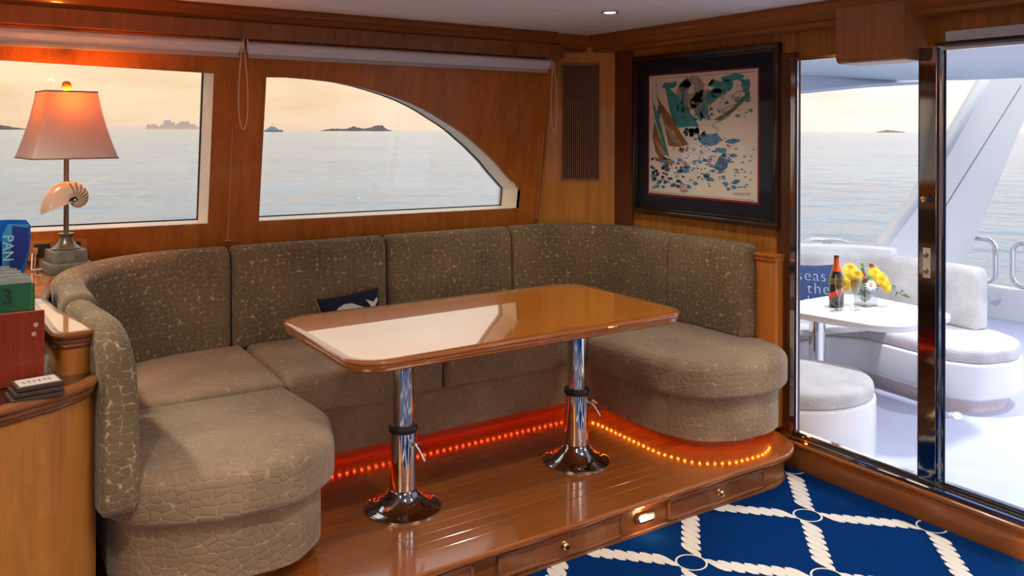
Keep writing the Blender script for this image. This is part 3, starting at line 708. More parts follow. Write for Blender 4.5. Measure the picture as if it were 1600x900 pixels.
# ---------------------------------------------------------------- dining table
tb = empty('dining_table', (1.92, 3.0, PZ), 'glossy varnished wooden dining table on two chrome pedestals', 'table')
TZ = PZ+.70
ol = fillet([(1.085,2.56),(2.625,2.56),(2.625,3.40),(1.085,3.40)], .13, closed=True, n=10)
bm = bmesh.new(); prism(bm, offset(ol, .030), TZ-.030, TZ); finish('tabletop', bm, WOOD_TABLE, tb)
bm = bmesh.new(); olc = ol if area(ol) > 0 else ol[::-1]
pr_ = [(.030,TZ-.042),(.016,TZ-.042),(.010,TZ-.036),(.012,TZ-.030),(.006,TZ-.027),(.004,TZ-.020),(.007,TZ-.016),(.001,TZ-.013),(0,TZ-.007),(.003,TZ-.002),(.010,TZ+.0004),(.0302,TZ+.0002)]
sweep2d(bm, olc, pr_, closed=True); finish('table_edge', bm, WOOD_EDGE, tb, smooth=True, angle=25)
for lx, rot in ((1.455, .3), (2.31, .9)):
    ly = 2.96
    pd = empty('pedestal', (lx, ly, PZ), parent=None); pd.parent = tb; pd.location = Vector((lx, ly, PZ))-tb.location
    bm = bmesh.new(); lathe(bm, [(.150,0),(.150,.006),(.143,.010),(.125,.012),(.105,.022),(.078,.045),(.060,.066),(.056,.075),(.051,.078)], (lx, ly, PZ), 48); finish('base_flange', bm, CHROME_MID, pd, smooth=True, angle=50)
    bm = bmesh.new(); lathe(bm, [(.052,.05),(.052,.302)], (lx, ly, PZ), 40); finish('outer_tube', bm, CHROME, pd, smooth=True)
    bm = bmesh.new(); lathe(bm, [(.054,.298),(.056,.302),(.056,.318),(.050,.326),(.042,.326)], (lx, ly, PZ), 40); finish('collar', bm, BLACK, pd, smooth=True)
    bm = bmesh.new(); lathe(bm, [(.0405,.31),(.0405,.66)], (lx, ly, PZ), 40); finish('inner_tube', bm, CHROME, pd, smooth=True)
    bm = bmesh.new(); lathe(bm, [(.075,.645),(.085,.650),(.085,.657)], (lx, ly, PZ), 32); finish('top_flange', bm, CHROME_DARK, pd, smooth=True)
    # clamp lever
    bm = bmesh.new(); dx, dy = math.sin(rot)*.9, -math.cos(rot)
    def LP(a, b_, z): return (lx+dx*a-dy*b_*.0+dy*0+b_*.83, ly+dy*a-b_*.55, PZ+z)
    tube(bm, [LP(.045,0,.262), LP(.075,0,.262)], .009, 12)
    tube(bm, [LP(.070,-.004,.266), LP(.074,.015,.235), LP(.080,.028,.200)], [.006,.005,.0065], 10)
    tube(bm, [LP(.066,.006,.272), LP(.070,.024,.258)], .004, 8)
    finish('clamp_lever', bm, CHROME, pd, smooth=True)

# ---------------------------------------------------------------- whale cushion
def pillow(name, w, h, th, M_, mat, label, cat):
    bm = bmesh.new(); n_ = 16; grid = {}
    for sd in (1, -1):
        for i in range(n_+1):
            for j in range(n_+1):
                u = i/n_*2-1; v = j/n_*2-1; ed = (i in (0, n_) or j in (0, n_))
                if sd == -1 and ed: grid[(sd,i,j)] = grid[(1,i,j)]; continue
                k = (1-abs(u)**2.6)*(1-abs(v)**2.6); pin = 1-.10*(1-abs(u)**2)*abs(v)**3; pin2 = 1-.10*(1-abs(v)**2)*abs(u)**3
                grid[(sd,i,j)] = bm.verts.new((u*w/2*pin2, sd*-th/2*max(0, k)**.5, v*h/2*pin))
    for sd in (1, -1):
        for i in range(n_):
            for j in range(n_):
                bm.faces.new((grid[(sd,i,j)], grid[(sd,i+1,j)], grid[(sd,i+1,j+1)], grid[(sd,i,j+1)]))
    o_ = finish(name, bm, mat, smooth=True, angle=80); o_.matrix_world = M_; o_.location = M_.to_translation(); o_.rotation_euler = M_.to_euler(); tag(o_, label, cat); return o_
def front_y(x, z, w, h, th):
    u = x/(w/2); v = z/(h/2); k = (1-abs(u)**2.6)*(1-abs(v)**2.6); return -th/2*max(0, k)**.5-.002
pc = pillow('throw_pillow', .35, .23, .10, Matrix.Translation((1.675, 4.0, .668)) @ Matrix.Rotation(-.09, 4, 'Y') @ Matrix.Rotation(-.30, 4, 'X') @ Matrix.Rotation(.05, 4, 'Z'), NAVY, 'small navy pillow with a white whale behind the dining table', 'pillow')
def patch(name, pts, par, w, h, th, mat):
    bm = bmesh.new(); P_ = [Vector(p) for p in pts]; c = sum(P_, Vector((0,0)))/len(P_)
    cv = bm.verts.new((c.x, front_y(c.x, c.y, w, h, th), c.y)); rr = []
    for t_ in (.5, 1):
        rr.append([bm.verts.new((c.x+(p.x-c.x)*t_, front_y(c.x+(p.x-c.x)*t_, c.y+(p.y-c.y)*t_, w, h, th), c.y+(p.y-c.y)*t_)) for p in P_])
    n_ = len(P_)
    for i in range(n_):
        j = (i+1) % n_; bm.faces.new((cv, rr[0][i], rr[0][j])); bm.faces.new((rr[0][i], rr[1][i], rr[1][j], rr[0][j]))
    return finish(name, bm, mat, par, world=False)
whale = [(-.10,-.045),(-.105,-.01),(-.085,.015),(-.05,.028),(-.01,.026),(.03,.005),(.07,-.015),(.085,-.03),(.07,-.045),(.02,-.06),(-.05,-.065)]
patch('whale_body', [(a_, b_+.032) for a_, b_ in whale], pc, .35, .23, .10, WHITE)
patch('whale_tail', [(a_, b_+.028) for a_, b_ in [(.078,-.03),(.092,-.005),(.078,.022),(.070,.034),(.098,.022),(.112,.012),(.126,.026),(.146,.034),(.138,.014),(.118,-.006),(.098,-.03)]], pc, .35, .23, .10, WHITE)
bm = bmesh.new(); tube(bm, [(-.1745*(1-.10*(1-(v/8)**2)), -.002, v/8*.115) for v in range(-8, 9)], .0022, 6); finish('piping', bm, plain('piping', (.4,.42,.44), .8), pc, world=False)

# ---------------------------------------------------------------- corner louvre vent
vent = empty('louvre_vent', (3.27, 4.155, 1.30), 'tall narrow slatted bronze vent grille in the wood corner panel', 'vent')
mid = (A0+A1)/2; mid = A0+dr*.335-nr*.0; vw = .238/2
VM = Matrix.Translation((3.268, 4.156, 0)) @ Matrix.Rotation(math.atan2(dr.y, dr.x), 4, 'Z')
BRZ = plain('bronze_grille', (.26,.13,.055), .4, .3, noise=.1); BRK = plain('grille_dark', (.015,.01,.008), .6)
def VB(x0, x1, y0, y1, z0, z1, bev=0):
    bm = bmesh.new(); box(bm, x0, x1, y0, y1, z0, z1, bev=bev); xform(bm.verts, VM); return bm
finish('backing', VB(-vw, vw, -.006, -.002, 1.30, 2.03), BRK, vent)
bm = bmesh.new()
for a in ((-vw,-vw+.009,1.30,2.03),(vw-.009,vw,1.30,2.03),(-vw,vw,1.30,1.309),(-vw,vw,2.021,2.03)): box(bm, a[0], a[1], -.020, -.003, a[2], a[3], bev=.002)
xform(bm.verts, VM); finish('frame', bm, BRZ, vent)
ns = 17; mesh_ = None
for k in range(ns):
    x = -vw+.018+(2*vw-.036)*k/(ns-1)
    if mesh_ is None:
        o_ = finish('slat', B(-.0022, .0022, -.018, -.006, 1.309, 2.021), BRZ, vent, world=False); mesh_ = o_.data
    else: o_ = bpy.data.objects.new('slat', mesh_); COL.objects.link(o_); o_.parent = vent
    q = VM @ Vector((x, 0, 0)); o_.location = q-Vector(vent.location); o_.rotation_euler[2] = math.atan2(dr.y, dr.x)

# ---------------------------------------------------------------- roller blinds
def blind(x0, x1, label, cord_x, loop_z, zc=2.015):
    t_ = empty('roller_blind', ((x0+x1)/2, 4.12, 2.0), label, 'blind')
    by = 4.115
    bm = bmesh.new(); seg = 20
    vs = lathe(bm, [(.025,0),(.025,x1-x0)], seg=seg); xform(vs, Matrix.Translation((x0, by, zc)) @ Matrix.Rotation(PI/2, 4, 'Y')); finish('roller', bm, BLIND, t_, smooth=True)
    finish('fabric_drop', B(x0+.003, x1-.02, by-.027, by-.022, zc-.045, zc), BLIND, t_)
    finish('bottom_bar', B(x0+.003, x1-.02, by-.031, by-.020, zc-.058, zc-.038, bev=.003), plain('blind_bar', (.40,.39,.38), .6), t_)
    for x in (x0-.004, x1): finish('end_bracket', B(x, x+.004, by-.03, by+.03, zc-.032, zc+.035, bev=.001), plain('bracket', (.6,.6,.6), .3, .5), t_)
    if cord_x is not None:
        pts = []; w = .030
        top = zc+.01
        for k in range(25):
            u = k/24; a = u*2*PI
            hgt = (1-math.cos(a))/2        # 0 top .. 1 bottom .. 0
            wd = w*math.sin(a)*(.35+.65*hgt)
            pts.append((cord_x+wd, by-.036-.01*hgt, top-(top-loop_z)*hgt))
        bm = bmesh.new(); tube(bm, pts, .0028, 8); finish('pull_cord', bm, CORD, t_, smooth=True)
blind(-1.2, 1.150, 'left grey roller blind rolled up above the rectangular window', 1.146, 1.61)
blind(1.172, 2.985, 'right grey roller blind rolled up above the arched window', 2.998, 1.60)
for i, (x, ztop, zb, lab) in enumerate(((1.135, 1.62, 1.05, 'thin tension cord running down the pillar between the windows'), (3.03, 1.60, 1.06, 'thin tension cord hanging at the corner right of the arched window'))):
    t_ = empty('tension_cord', (x, wy(zb)-.01, zb), lab, 'cord')
    bm = bmesh.new(); tube(bm, [(x, wy(ztop)-.012, ztop), (x, wy(zb)-.012, zb)], .0012, 6); finish('string', bm, CORD, t_)
    bm = bmesh.new()
    for dx in (-.010, .010): lathe(bm, [(.004,-.006),(.006,-.003),(.006,.003),(.004,.006)], (x+dx, wy(zb)-.012, zb), 10)
    finish('cleat', bm, CHROME, t_, smooth=True)

# ---------------------------------------------------------------- framed print
fr = empty('framed_print', (AX, 3.26, 1.13), 'large dark framed print of sailing boats racing beside the glass door', 'picture')
FY0, FY1, FZ0, FZ1 = 2.755, 3.845, 1.118, 2.058
def FR(y0, y1, z0, z1, w, x0, x1, mat, name, par, bev=.004):
    bm = bmesh.new()
    for a in ((y0,y1,z0,z0+w),(y0,y1,z1-w,z1),(y0,y0+w,z0+w,z1-w),(y1-w,y1,z0+w,z1-w)): box(bm, x0, x1, a[0], a[1], a[2], a[3], bev=bev)
    return finish(name, bm, mat, par, smooth=True)
FRM = wood('frame_walnut', (.018,.010,.008), (.055,.028,.018), 'Z', rough=.25, coat=.6)
FR(FY0, FY1, FZ0, FZ1, .030, AX-.035, AX-.002, FRM, 'frame', fr); FR(FY0+.028, FY1-.028, FZ0+.028, FZ1-.028, .016, AX-.026, AX-.008, plain('frame_inner', (.012,.01,.014), .3), 'frame_slip', fr, .002)
MY0, MY1, MZ0, MZ1 = FY0+.135, FY1-.125, FZ0+.115, FZ1-.115
finish('mat_board', B(AX-.012, AX-.008, FY0+.03, FY1-.03, FZ0+.03, FZ1-.03), plain('navy_mat', (.006,.009,.022), .8), fr)
finish('inner_mat', B(AX-.0135, AX-.0119, MY0, MY1, MZ0, MZ1), plain('red_mat', (.30,.012,.015), .7), fr)
pt = finish('print_sheet', B(AX-.0150, AX-.0134, MY0+.010, MY1-.010, MZ0+.012, MZ1-.008), plain('print_paper', (.86,.83,.70), .6, noise=.05, scale=6), fr)
# flat printed colour areas; u runs left to right in the picture, v upwards
PW = (MY1-MY0-.03); PH = (MZ1-MZ0-.03)
def pp(u, v, k=0): return (AX-.0153-k*.0002, MY1-.015-u*PW, MZ0+.015+v*PH)
def ink(name, c): return plain(name, c, .6, noise=.25, scale=25)
TEAL = ink('ink_teal', (.05,.34,.36)); BROWN = ink('ink_brown', (.30,.17,.06)); BLUE = ink('ink_blue', (.09,.28,.45)); NVY = ink('ink_navy', (.015,.03,.07)); TAN = ink('ink_tan', (.46,.42,.31)); RED = ink('ink_red', (.35,.06,.06)); WH = ink('ink_white', (.90,.90,.84)); PINK = ink('ink_pink', (.55,.30,.30)); GRN = ink('ink_green', (.12,.22,.10))
def inkp(polys, mat, k, name='printed_shape'):
    bm = bmesh.new()
    for pl in polys:
        vs = [bm.verts.new(pp(u, v, k)) for u, v in pl]
        try: bm.faces.new(vs)
        except Exception: pass
    bmesh.ops.triangulate(bm, faces=bm.faces); 
    o_ = finish(name, bm, mat, pt); return o_
def blob(u, v, ru, rv, n_=9, j=.45, rot=0):
    o_ = []
    for k in range(n_):
        a = 2*PI*k/n_; q = 1+random.uniform(-j, j); x, y_ = ru*q*math.cos(a), rv*q*math.sin(a)
        o_.append((min(.99, max(.01, u+x*math.cos(rot)-y_*math.sin(rot))), min(.99, max(.01, v+x*math.sin(rot)+y_*math.cos(rot)))))
    return o_
random.seed(21)
inkp([blob(.42,.84,.13,.15,12,.2), blob(.52,.78,.10,.10,12,.2), blob(.37,.92,.06,.05)], TAN, 0)
inkp([blob(.70,.90,.10,.05,14,.5), blob(.60,.80,.06,.05), blob(.54,.70,.05,.05), blob(.80,.95,.10,.03), blob(.90,.88,.04,.06), blob(.66,.84,.05,.03), blob(.50,.66,.03,.04), blob(.20,.92,.08,.04), blob(.10,.70,.03,.06), blob(.34,.80,.02,.09)], TEAL, 1)
inkp([[(.62,.62),(.70,.66),(.80,.72),(.88,.80),(.95,.84),(.94,.80),(.88,.75),(.80,.68),(.70,.62)]], GRN, 1)
inkp([[(.15,.96),(.20,.90),(.30,.82),(.42,.68),(.50,.57),(.40,.57),(.30,.56),(.24,.62),(.20,.74)]], TEAL, 2)
inkp([[(.055,.88),(.10,.80),(.22,.66),(.32,.52),(.40,.42),(.30,.40),(.20,.405),(.18,.5),(.13,.66)]], BROWN, 3)
inkp([[(.05,.62),(.10,.50),(.16,.38),(.24,.27),(.23,.22),(.12,.27),(.06,.36),(.03,.48)]], BROWN, 3)
inkp([[(.03,.80),(.06,.74),(.12,.58),(.18,.40),(.20,.33),(.17,.35),(.10,.52),(.05,.66)]], TEAL, 4)
inkp([[(.14+.03*k,.60-.02*k),(.155+.03*k,.60-.02*k),(.26+.025*k,.44-.01*k),(.25+.025*k,.44-.01*k)] for k in range(4)]+[[(.05+.03*k,.46-.03*k),(.06+.03*k,.46-.03*k),(.17+.02*k,.29-.01*k),(.16+.02*k,.29-.01*k)] for k in range(4)], TAN, 5)
inkp([[(.30,.36),(.46,.42),(.62,.40),(.74,.34),(.76,.28),(.70,.22),(.50,.20),(.34,.24),(.26,.28)]], WH, 4)
inkp([blob(.60,.47,.11,.05,12,.25), blob(.78,.45,.08,.02), blob(.70,.38,.04,.03)], BLUE, 5)
inkp([[(.63,.24),(.69,.34),(.76,.30),(.755,.25),(.70,.21)]], ink('ink_slate', (.08,.13,.22)), 6)
inkp([blob(random.uniform(.36,.55), random.uniform(.50,.55), .018, .02, 6) for _ in range(14)]+[blob(random.uniform(.02,.2), random.uniform(.10,.33), .02, .016, 6) for _ in range(16)], NVY, 6)
inkp([blob(random.uniform(.02,.45), random.uniform(.05,.30), .03, .014, 7) for _ in range(26)]+[blob(random.uniform(.45,.85), random.uniform(.08,.40), .028, .014, 7) for _ in range(22)], BLUE, 7)
inkp([blob(random.uniform(.05,.5), random.uniform(.05,.32), .025, .010, 7) for _ in range(26)], WH, 8)
inkp([blob(random.uniform(.02,.35), random.uniform(.04,.24), .018, .008, 6) for _ in range(24)], ink('ink_deep', (.03,.09,.16)), 9)
inkp([blob(random.uniform(.28,.40), random.uniform(.36,.40), .013, .010, 6) for _ in range(8)]+[blob(.06+.03*k,.30-.02*k,.02,.007,6) for k in range(5)], RED, 9)
inkp([blob(.37,.26,.025,.018), blob(.60,.30,.02,.03), blob(.45,.38,.02,.014), blob(.52,.36,.02,.014), blob(.3,.07,.05,.02), blob(.36,.04,.04,.015)], PINK, 9)
inkp([blob(.55+.38*random.random()**.8, 0, .016, .012, 7) and blob(u_, .62+.36*random.random()*(.4+.6*u_), .018, .012, 7, .6) for u_ in [random.uniform(.42,.97) for _ in range(34)]], TEAL, 2)
inkp([blob(random.uniform(.28,.5), random.uniform(.62,.95), .010, .02, 6, .6) for _ in range(16)], ink('ink_sage', (.30,.40,.34)), 2)
inkp([blob(random.uniform(.55,.95), random.uniform(.60,.92), .012, .006, 6, .5) for _ in range(30)], TAN, 3)
inkp([blob(random.uniform(.25,.98), random.uniform(.08,.42), .012, .006, 6, .6) for _ in range(60)], BLUE, 8)
inkp([blob(random.uniform(.45,.85), random.uniform(.12,.48), .010, .005, 6, .6) for _ in range(46)], NVY, 9)
for q_ in range(7):
    pts_ = [(.60+.06*q_*.3+.05*math.sin(k*.9+q_)+k*.012, .50+.02*q_+k*.016) for k in range(22)]
    pts_ = [p for p in pts_ if p[0] < .985 and p[1] < .97]
    bm_ = bmesh.new(); tube(bm_, [pp(u, v, 3) for u, v in pts_], .0006, 4); finish('chart_contour', bm_, GRN if q_ % 2 else ink('ink_grey', (.3,.3,.26)), pt)
inkp([blob(.42,.87,.032,.03,7,.25), blob(.43,.91,.012,.02)], WH, 3)
inkp([blob(.07,.93,.008,.009,6,.1)], NVY, 3)
for dv in (.005, .985): inkp([[(.01,dv),(.99,dv),(.99,dv+.003),(.01,dv+.003)]], NVY, 1)
bm = bmesh.new(); pts = []
for k in range(60):
    u = k/59; pts.append(pp(.80+.15*u+.008*math.sin(k*1.3), .045+.014*math.sin(k*.9)*math.cos(k*.23)+.008*u, 2))
tube(bm, pts, .0007, 4); finish('signature_scrawl', bm, NVY, pt)
finish('glazing', B(AX-.0205, AX-.0195, FY0+.03, FY1-.03, FZ0+.03, FZ1-.03), thin_glass('picture_glass', (.98,.98,.98), .22), fr)
random.seed(7)

# ---------------------------------------------------------------- ceiling lights
def downlight(x, y_, label, e=14, group=None):
    t_ = empty('ceiling_light', (x, y_, CZ), label, 'light', group)
    bm = bmesh.new(); lathe(bm, [(.045,-.001),(.045,-.006),(.038,-.010),(.030,-.008),(.030,.0)], seg=28, cap=False); finish('ring', bm, CHROME, t_, world=False, smooth=True)
    bm = bmesh.new(); lathe(bm, [(.030,-.006),(.029,-.004)], seg=28); finish('lens', bm, plain('halogen_lens', (1,.9,.75), .3, emit=(1,.78,.5), es=9) if 'halogen_lens' not in bpy.data.materials else bpy.data.materials['halogen_lens'], t_, world=False)
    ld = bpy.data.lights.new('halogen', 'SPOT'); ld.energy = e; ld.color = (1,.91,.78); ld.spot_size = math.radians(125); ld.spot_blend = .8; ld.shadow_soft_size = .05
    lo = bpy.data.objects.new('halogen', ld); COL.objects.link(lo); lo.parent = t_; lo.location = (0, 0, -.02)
downlight(2.68, 3.18, 'chrome ringed recessed ceiling downlight, lit, above the dining table', 26)
for i, (x, y_) in enumerate(((-.1,3.18),(-1.5,3.18),(2.68,1.5),(1.3,1.5),(-.1,1.5),(2.68,-.3),(1.3,-.3),(-.1,-.3),(-1.5,1.5),(-1.5,-.3))):  # unseen downlights added as fill light for the saloon
    downlight(x, y_, 'added recessed ceiling downlight, unseen, filling the saloon with light', 62, 'added saloon downlights out of view')

# ---------------------------------------------------------------- cabinet on the left
cab = empty('curved_cabinet', (.1, 3.2, 0), 'curved wooden cabinet with moulded counter left of the sofa', 'cabinet')
low = [(.376,2.85),(.372,2.79),(.325,2.71),(.24,2.64),(.105,2.575),(-.08,2.505),(-.35,2.45),(-.8,2.43),(-1.3,2.43),(-1.3,4.20),(.24,4.20),(.29,3.3),(.345,2.90)]
lowv = [Vector(p) for p in low]; lowv = lowv if area(lowv) > 0 else lowv[::-1]
bodyo = offset(lowv, .020)
bm = bmesh.new(); prism(bm, bodyo, 0, .83); finish('body', bm, WOOD_CAB, cab, smooth=True, angle=50)
bm = bmesh.new()
for i in range(3): pass
sweep2d(bm, lowv, [(.03,.822),(.016,.822),(.012,.828),(.014,.834),(.004,.840),(.002,.846),(.006,.851),(-.002,.856),(-.004,.864),(.002,.872),(.012,.876),(.03,.876)], closed=True)
finish('counter_moulding', bm, WOOD_CABRIM, cab, smooth=True, angle=30)
bm = bmesh.new(); prism(bm, offset(lowv, .026), .84, .870); finish('counter', bm, plain('black_lacquer', (.010,.008,.008), .06, coat=1, noise=.1), cab)
# pilaster-like end of the upper ledge
led_o = fillet([(-1.3,3.72),(-1.3,4.26),(.62,4.26),(.50,4.08),(.33,3.86),(.27,3.45),(.29,3.2),(.352,2.92),(.366,2.822),(.246,2.81),(.235,2.90),(.20,3.72)], [0,0,0,.2,.2,.3,.2,0,.05,.06,.1,.1], closed=True, n=6)
led_o = led_o if area(led_o) > 0 else led_o[::-1]
bm = bmesh.new(); prism(bm, offset(led_o, .016), .868, .965); finish('ledge_body', bm, WOOD_CAB, cab, smooth=True, angle=40)
bm = bmesh.new(); sweep2d(bm, led_o, [(.02,.950),(.012,.950),(.008,.956),(.010,.962),(.002,.967),(.001,.973),(.005,.978),(-.003,.984),(-.005,.992),(.002,.999),(.012,1.0005),(.02,1.0005)], closed=True)
finish('ledge_moulding', bm, WOOD_CABRIM, cab, smooth=True, angle=30)
bm = bmesh.new(); prism(bm, offset(led_o, .008), .96, 1.0); finish('ledge_top', bm, WOOD_CABTOP, cab)

# ---------------------------------------------------------------- lamp
LX, LY, LZ = .392, 4.06, 1.001
lamp = empty('table_lamp', (LX, LY, LZ), 'stone based table lamp with a striped nautilus shell and pale square shade', 'lamp')
STONE = plain('grey_green_stone', (.16,.16,.125), .55, noise=.35, scale=25, bump=.3)
ra = .15
def LM(bm): xform(bm.verts, Matrix.Translation((LX, LY, LZ)) @ Matrix.Rotation(ra, 4, 'Z')); return bm
bm = bmesh.new(); box(bm, -.085, .085, -.085, .085, 0, .042, bev=.004); finish('lower_plinth', LM(bm), STONE, lamp, smooth=True)
bm = bmesh.new(); box(bm, -.068, .068, -.068, .068, .042, .093, bev=.004); finish('upper_plinth', LM(bm), STONE, lamp, smooth=True)
PEW = plain('aged_pewter', (.20,.16,.12), .35, .7, noise=.2)
bm = bmesh.new(); lathe(bm, [(.056,.093),(.057,.098),(.050,.104),(.040,.112),(.030,.126),(.025,.140),(.023,.150),(.026,.154),(.032,.156),(.032,.162),(.012,.164)], seg=32); finish('turned_neck', LM(bm), PEW, lamp, smooth=True, angle=50)
bm = bmesh.new(); lathe(bm, [(.0105,.16),(.0105,.56)], seg=20); finish('pole', LM(bm), PEW, lamp, smooth=True)
# nautilus: one coil of growing radius
m_sh, t_, b_, o_ = newmat('nautilus_shell'); vc = t_.nodes.new('ShaderNodeVertexColor'); vc.layer_name = 'stripe'; t_.links.new(vc.outputs[0], b_.inputs[0]); b_.inputs['Roughness'].default_value = .22; b_.inputs['Coat Weight'].default_value = .4
bm = bmesh.new(); cl_l = bm.loops.layers.float_color.new('stripe')
nT, nS = 190, 24; rings = []; tot = 2.2*PI; R1 = .142; pe = math.radians(203)
for i in range(nT+1):
    bk = tot*(1-i/nT); Ro = R1*math.exp(-.30*bk); ri_ = Ro*.06
    w_ = Ro*.34*(1-.0*bk); rm = (Ro+ri_)/2; hr = (Ro-ri_)/2; ang = pe-bk
    rings.append([bm.verts.new(((rm+hr*math.cos(2*PI*k/nS))*math.cos(ang), w_*math.copysign(abs(math.sin(2*PI*k/nS))**.6, math.sin(2*PI*k/nS)), (rm+hr*math.cos(2*PI*k/nS))*math.sin(ang))) for k in range(nS)])
for i in range(nT):
    for k in range(nS):
        f = bm.faces.new((rings[i][k], rings[i][(k+1) % nS], rings[i+1][(k+1) % nS], rings[i+1][k]))
        bk = tot*(1-(i+.5)/nT); kk = 2*PI*(k+.5)/nS; outer_ = (1+math.cos(kk))/2
        ph = (bk*3.1-.9*(1-outer_))%1.0
        c = (.60,.50,.36)
        if bk > 1.35+.5*(1-outer_) and ph < .26: c = (.085,.018,.010)
        if outer_ <= .16 and bk > .3: c = (.05,.02,.015)
        for lp_ in f.loops: lp_[cl_l] = (*c, 1)
bm.faces.new(rings[-1])
xform(bm.verts, Matrix.Translation((LX+.030, LY-.045, LZ+.305)) @ Matrix.Rotation(-.10, 4, 'Z'))
finish('nautilus_shell', bm, m_sh, lamp, smooth=True, angle=70)
# shade: four-sided, flared
m_s, t_, b_, o_ = newmat('shade_linen'); n_ = t_.nodes; l_ = t_.links
tr_ = n_.new('ShaderNodeBsdfTranslucent'); df = n_.new('ShaderNodeBsdfDiffuse'); mx_ = n_.new('ShaderNodeMixShader'); mx_.inputs[0].default_value = .07
tr_.inputs[0].default_value = (.95,.50,.20,1); df.inputs[0].default_value = (.56,.53,.49,1); l_.new(df.outputs[0], mx_.inputs[1]); l_.new(tr_.outputs[0], mx_.inputs[2]); l_.new(mx_.outputs[0], o_.inputs[0])
sz0, sz1 = .484, .768
bm = bmesh.new(); rg = []
for k in range(13):
    u = k/12; half = .166*(1-u)+.100*u-.007*math.sin(PI*u); z_ = sz0+(sz1-sz0)*u
    pl = fillet([(-half,-half),(half,-half),(half,half),(-half,half)], .010, closed=True, n=3)
    rg.append([bm.verts.new((p.x, p.y, z_)) for p in pl])
for a, b2 in zip(rg, rg[1:]):
    for i in range(len(a)): bm.faces.new((a[i], a[(i+1) % len(a)], b2[(i+1) % len(a)], b2[i]))
ra_s = .14
def LS_(bm): xform(bm.verts, Matrix.Translation((LX, LY, LZ)) @ Matrix.Rotation(ra_s, 4, 'Z')); return bm
finish('lamp_shade', LS_(bm), m_s, lamp, smooth=True, angle=40)
for z_, h_ in ((sz0-.001,.166),(sz1-.004,.1005)):
    bm = bmesh.new(); pl = fillet([(-h_-.001,-h_-.001),(h_+.001,-h_-.001),(h_+.001,h_+.001),(-h_-.001,h_+.001)], .010, closed=True, n=3)
    sweep2d(bm, pl, [(0,z_),(.003,z_),(.003,z_+.006),(0,z_+.006)], closed=True); finish('shade_trim', LS_(bm), plain('shade_trim', (.32,.24,.18), .8), lamp)
bm = bmesh.new(); tube(bm, [(-.098,0,.765),(.098,0,.765)], .0015, 6); tube(bm, [(0,-.098,.765),(0,.098,.765)], .0015, 6); tube(bm, [(0,0,.56),(0,0,.775)], .003, 8); finish('shade_harp', LS_(bm), BRASS, lamp)
bm = bmesh.new(); lathe(bm, [(.004,.766),(.009,.770),(.016,.778),(.0195,.790),(.0185,.803),(.012,.812),(.003,.815)], seg=24); finish('finial', LM(bm), plain('amber_finial', (.50,.24,.05), .25, coat=.5, noise=.3), lamp, smooth=True)
bm = bmesh.new(); lathe(bm, [(.012,.60),(.018,.625),(.026,.65),(.028,.67),(.022,.69),(.008,.70)], seg=20); finish('bulb', LM(bm), plain('bulb_glass', (1,.6,.3), .3, emit=(1,.34,.05), es=5), lamp, smooth=True)
ld = bpy.data.lights.new('bulb_glow', 'POINT'); ld.energy = 7; ld.color = (1,.24,.03); ld.shadow_soft_size = .02
lo = bpy.data.objects.new('bulb_glow', ld); COL.objects.link(lo); lo.parent = lamp; lo.location = (0, -.03, .728)
bm = bmesh.new(); tube(bm, [(LX-.07, LY+.03, LZ+.012), (LX-.10, LY+.02, LZ+.012), (LX-.125, LY+.06, LZ+.006), (LX-.12, LY+.12, LZ+.02), (LX-.115, 4.24, LZ+.06)], .0035, 8); finish('power_cord', bm, plain('cord_white', (.7,.66,.6), .5), lamp, smooth=True)
# double outlet plate with a plug
ot = empty('outlet_plate', (.36, wy(1.06), 1.06), 'brass double power outlet on the wall behind the lamp base', 'outlet')
for x0 in (.262, .385):
    bm = B(x0, x0+.115, wy(1.06)-.010, wy(1.06)+.004, 1.018, 1.108, bev=.003); finish('plate', bm, plain('antique_brass', (.50,.20,.04), .3, .3, noise=.1), ot)
    finish('socket', B(x0+.025, x0+.09, wy(1.06)-.0125, wy(1.06)-.0095, 1.032, 1.094, bev=.002), plain('socket_dark', (.03,.02,.015), .4), ot)
bm = bmesh.new(); box(bm, .283, .303, wy(1.06)-.035, wy(1.06)-.010, 1.05, 1.08, bev=.004); tube(bm, [(.293, wy(1.06)-.03, 1.055), (.288, 4.24, 1.02), (.283, 4.20, 1.004)], .004, 8); finish('plug', bm, plain('plug_tan', (.42,.25,.12), .5), ot, smooth=True)

# ---------------------------------------------------------------- files, folders, frames
fb = empty('file_box', (.10, 2.95, .87), 'open mahogany-red wooden file box holding green cards on the left counter', 'file box')
x0, x1, y0, y1, z0, z1 = -.13, .214, 2.785, 3.16, .871, 1.083
bm = B(x0, x1, y0, y0+.012, z0, z1, bev=.002); fp = finish('front_panel', bm, WOOD_BOX, fb)
bm = bmesh.new(); box(bm, x1-.010, x1, y0+.0125, y1, z0, z1-.09, bev=.001); finish('side_panel', bm, WOOD_BOX, fb)
finish('side_panel', B(x0, x0+.010, y0+.0125, y1, z0, z1-.09, bev=.001), WOOD_BOX, fb); finish('bottom_panel', B(x0+.010, x1-.010, y0+.0125, y1, z0, z0+.008), WOOD_BOX, fb)
finish('back_panel', B(x0+.010, x1-.010, y1-.010, y1, z0+.0085, z1-.09), WOOD_BOX, fb)
for z_, xx in ((1.043, .192), (1.017, .187)):
    bm = bmesh.new(); vs = lathe(bm, [(.0065,0),(.0065,.0015)], seg=14); xform(vs, Matrix.Translation((xx, y0, z_)) @ Matrix.Rotation(PI/2, 4, 'X')); finish('sticker', bm, plain('pale_sticker', (.55,.42,.32), .6), fp)
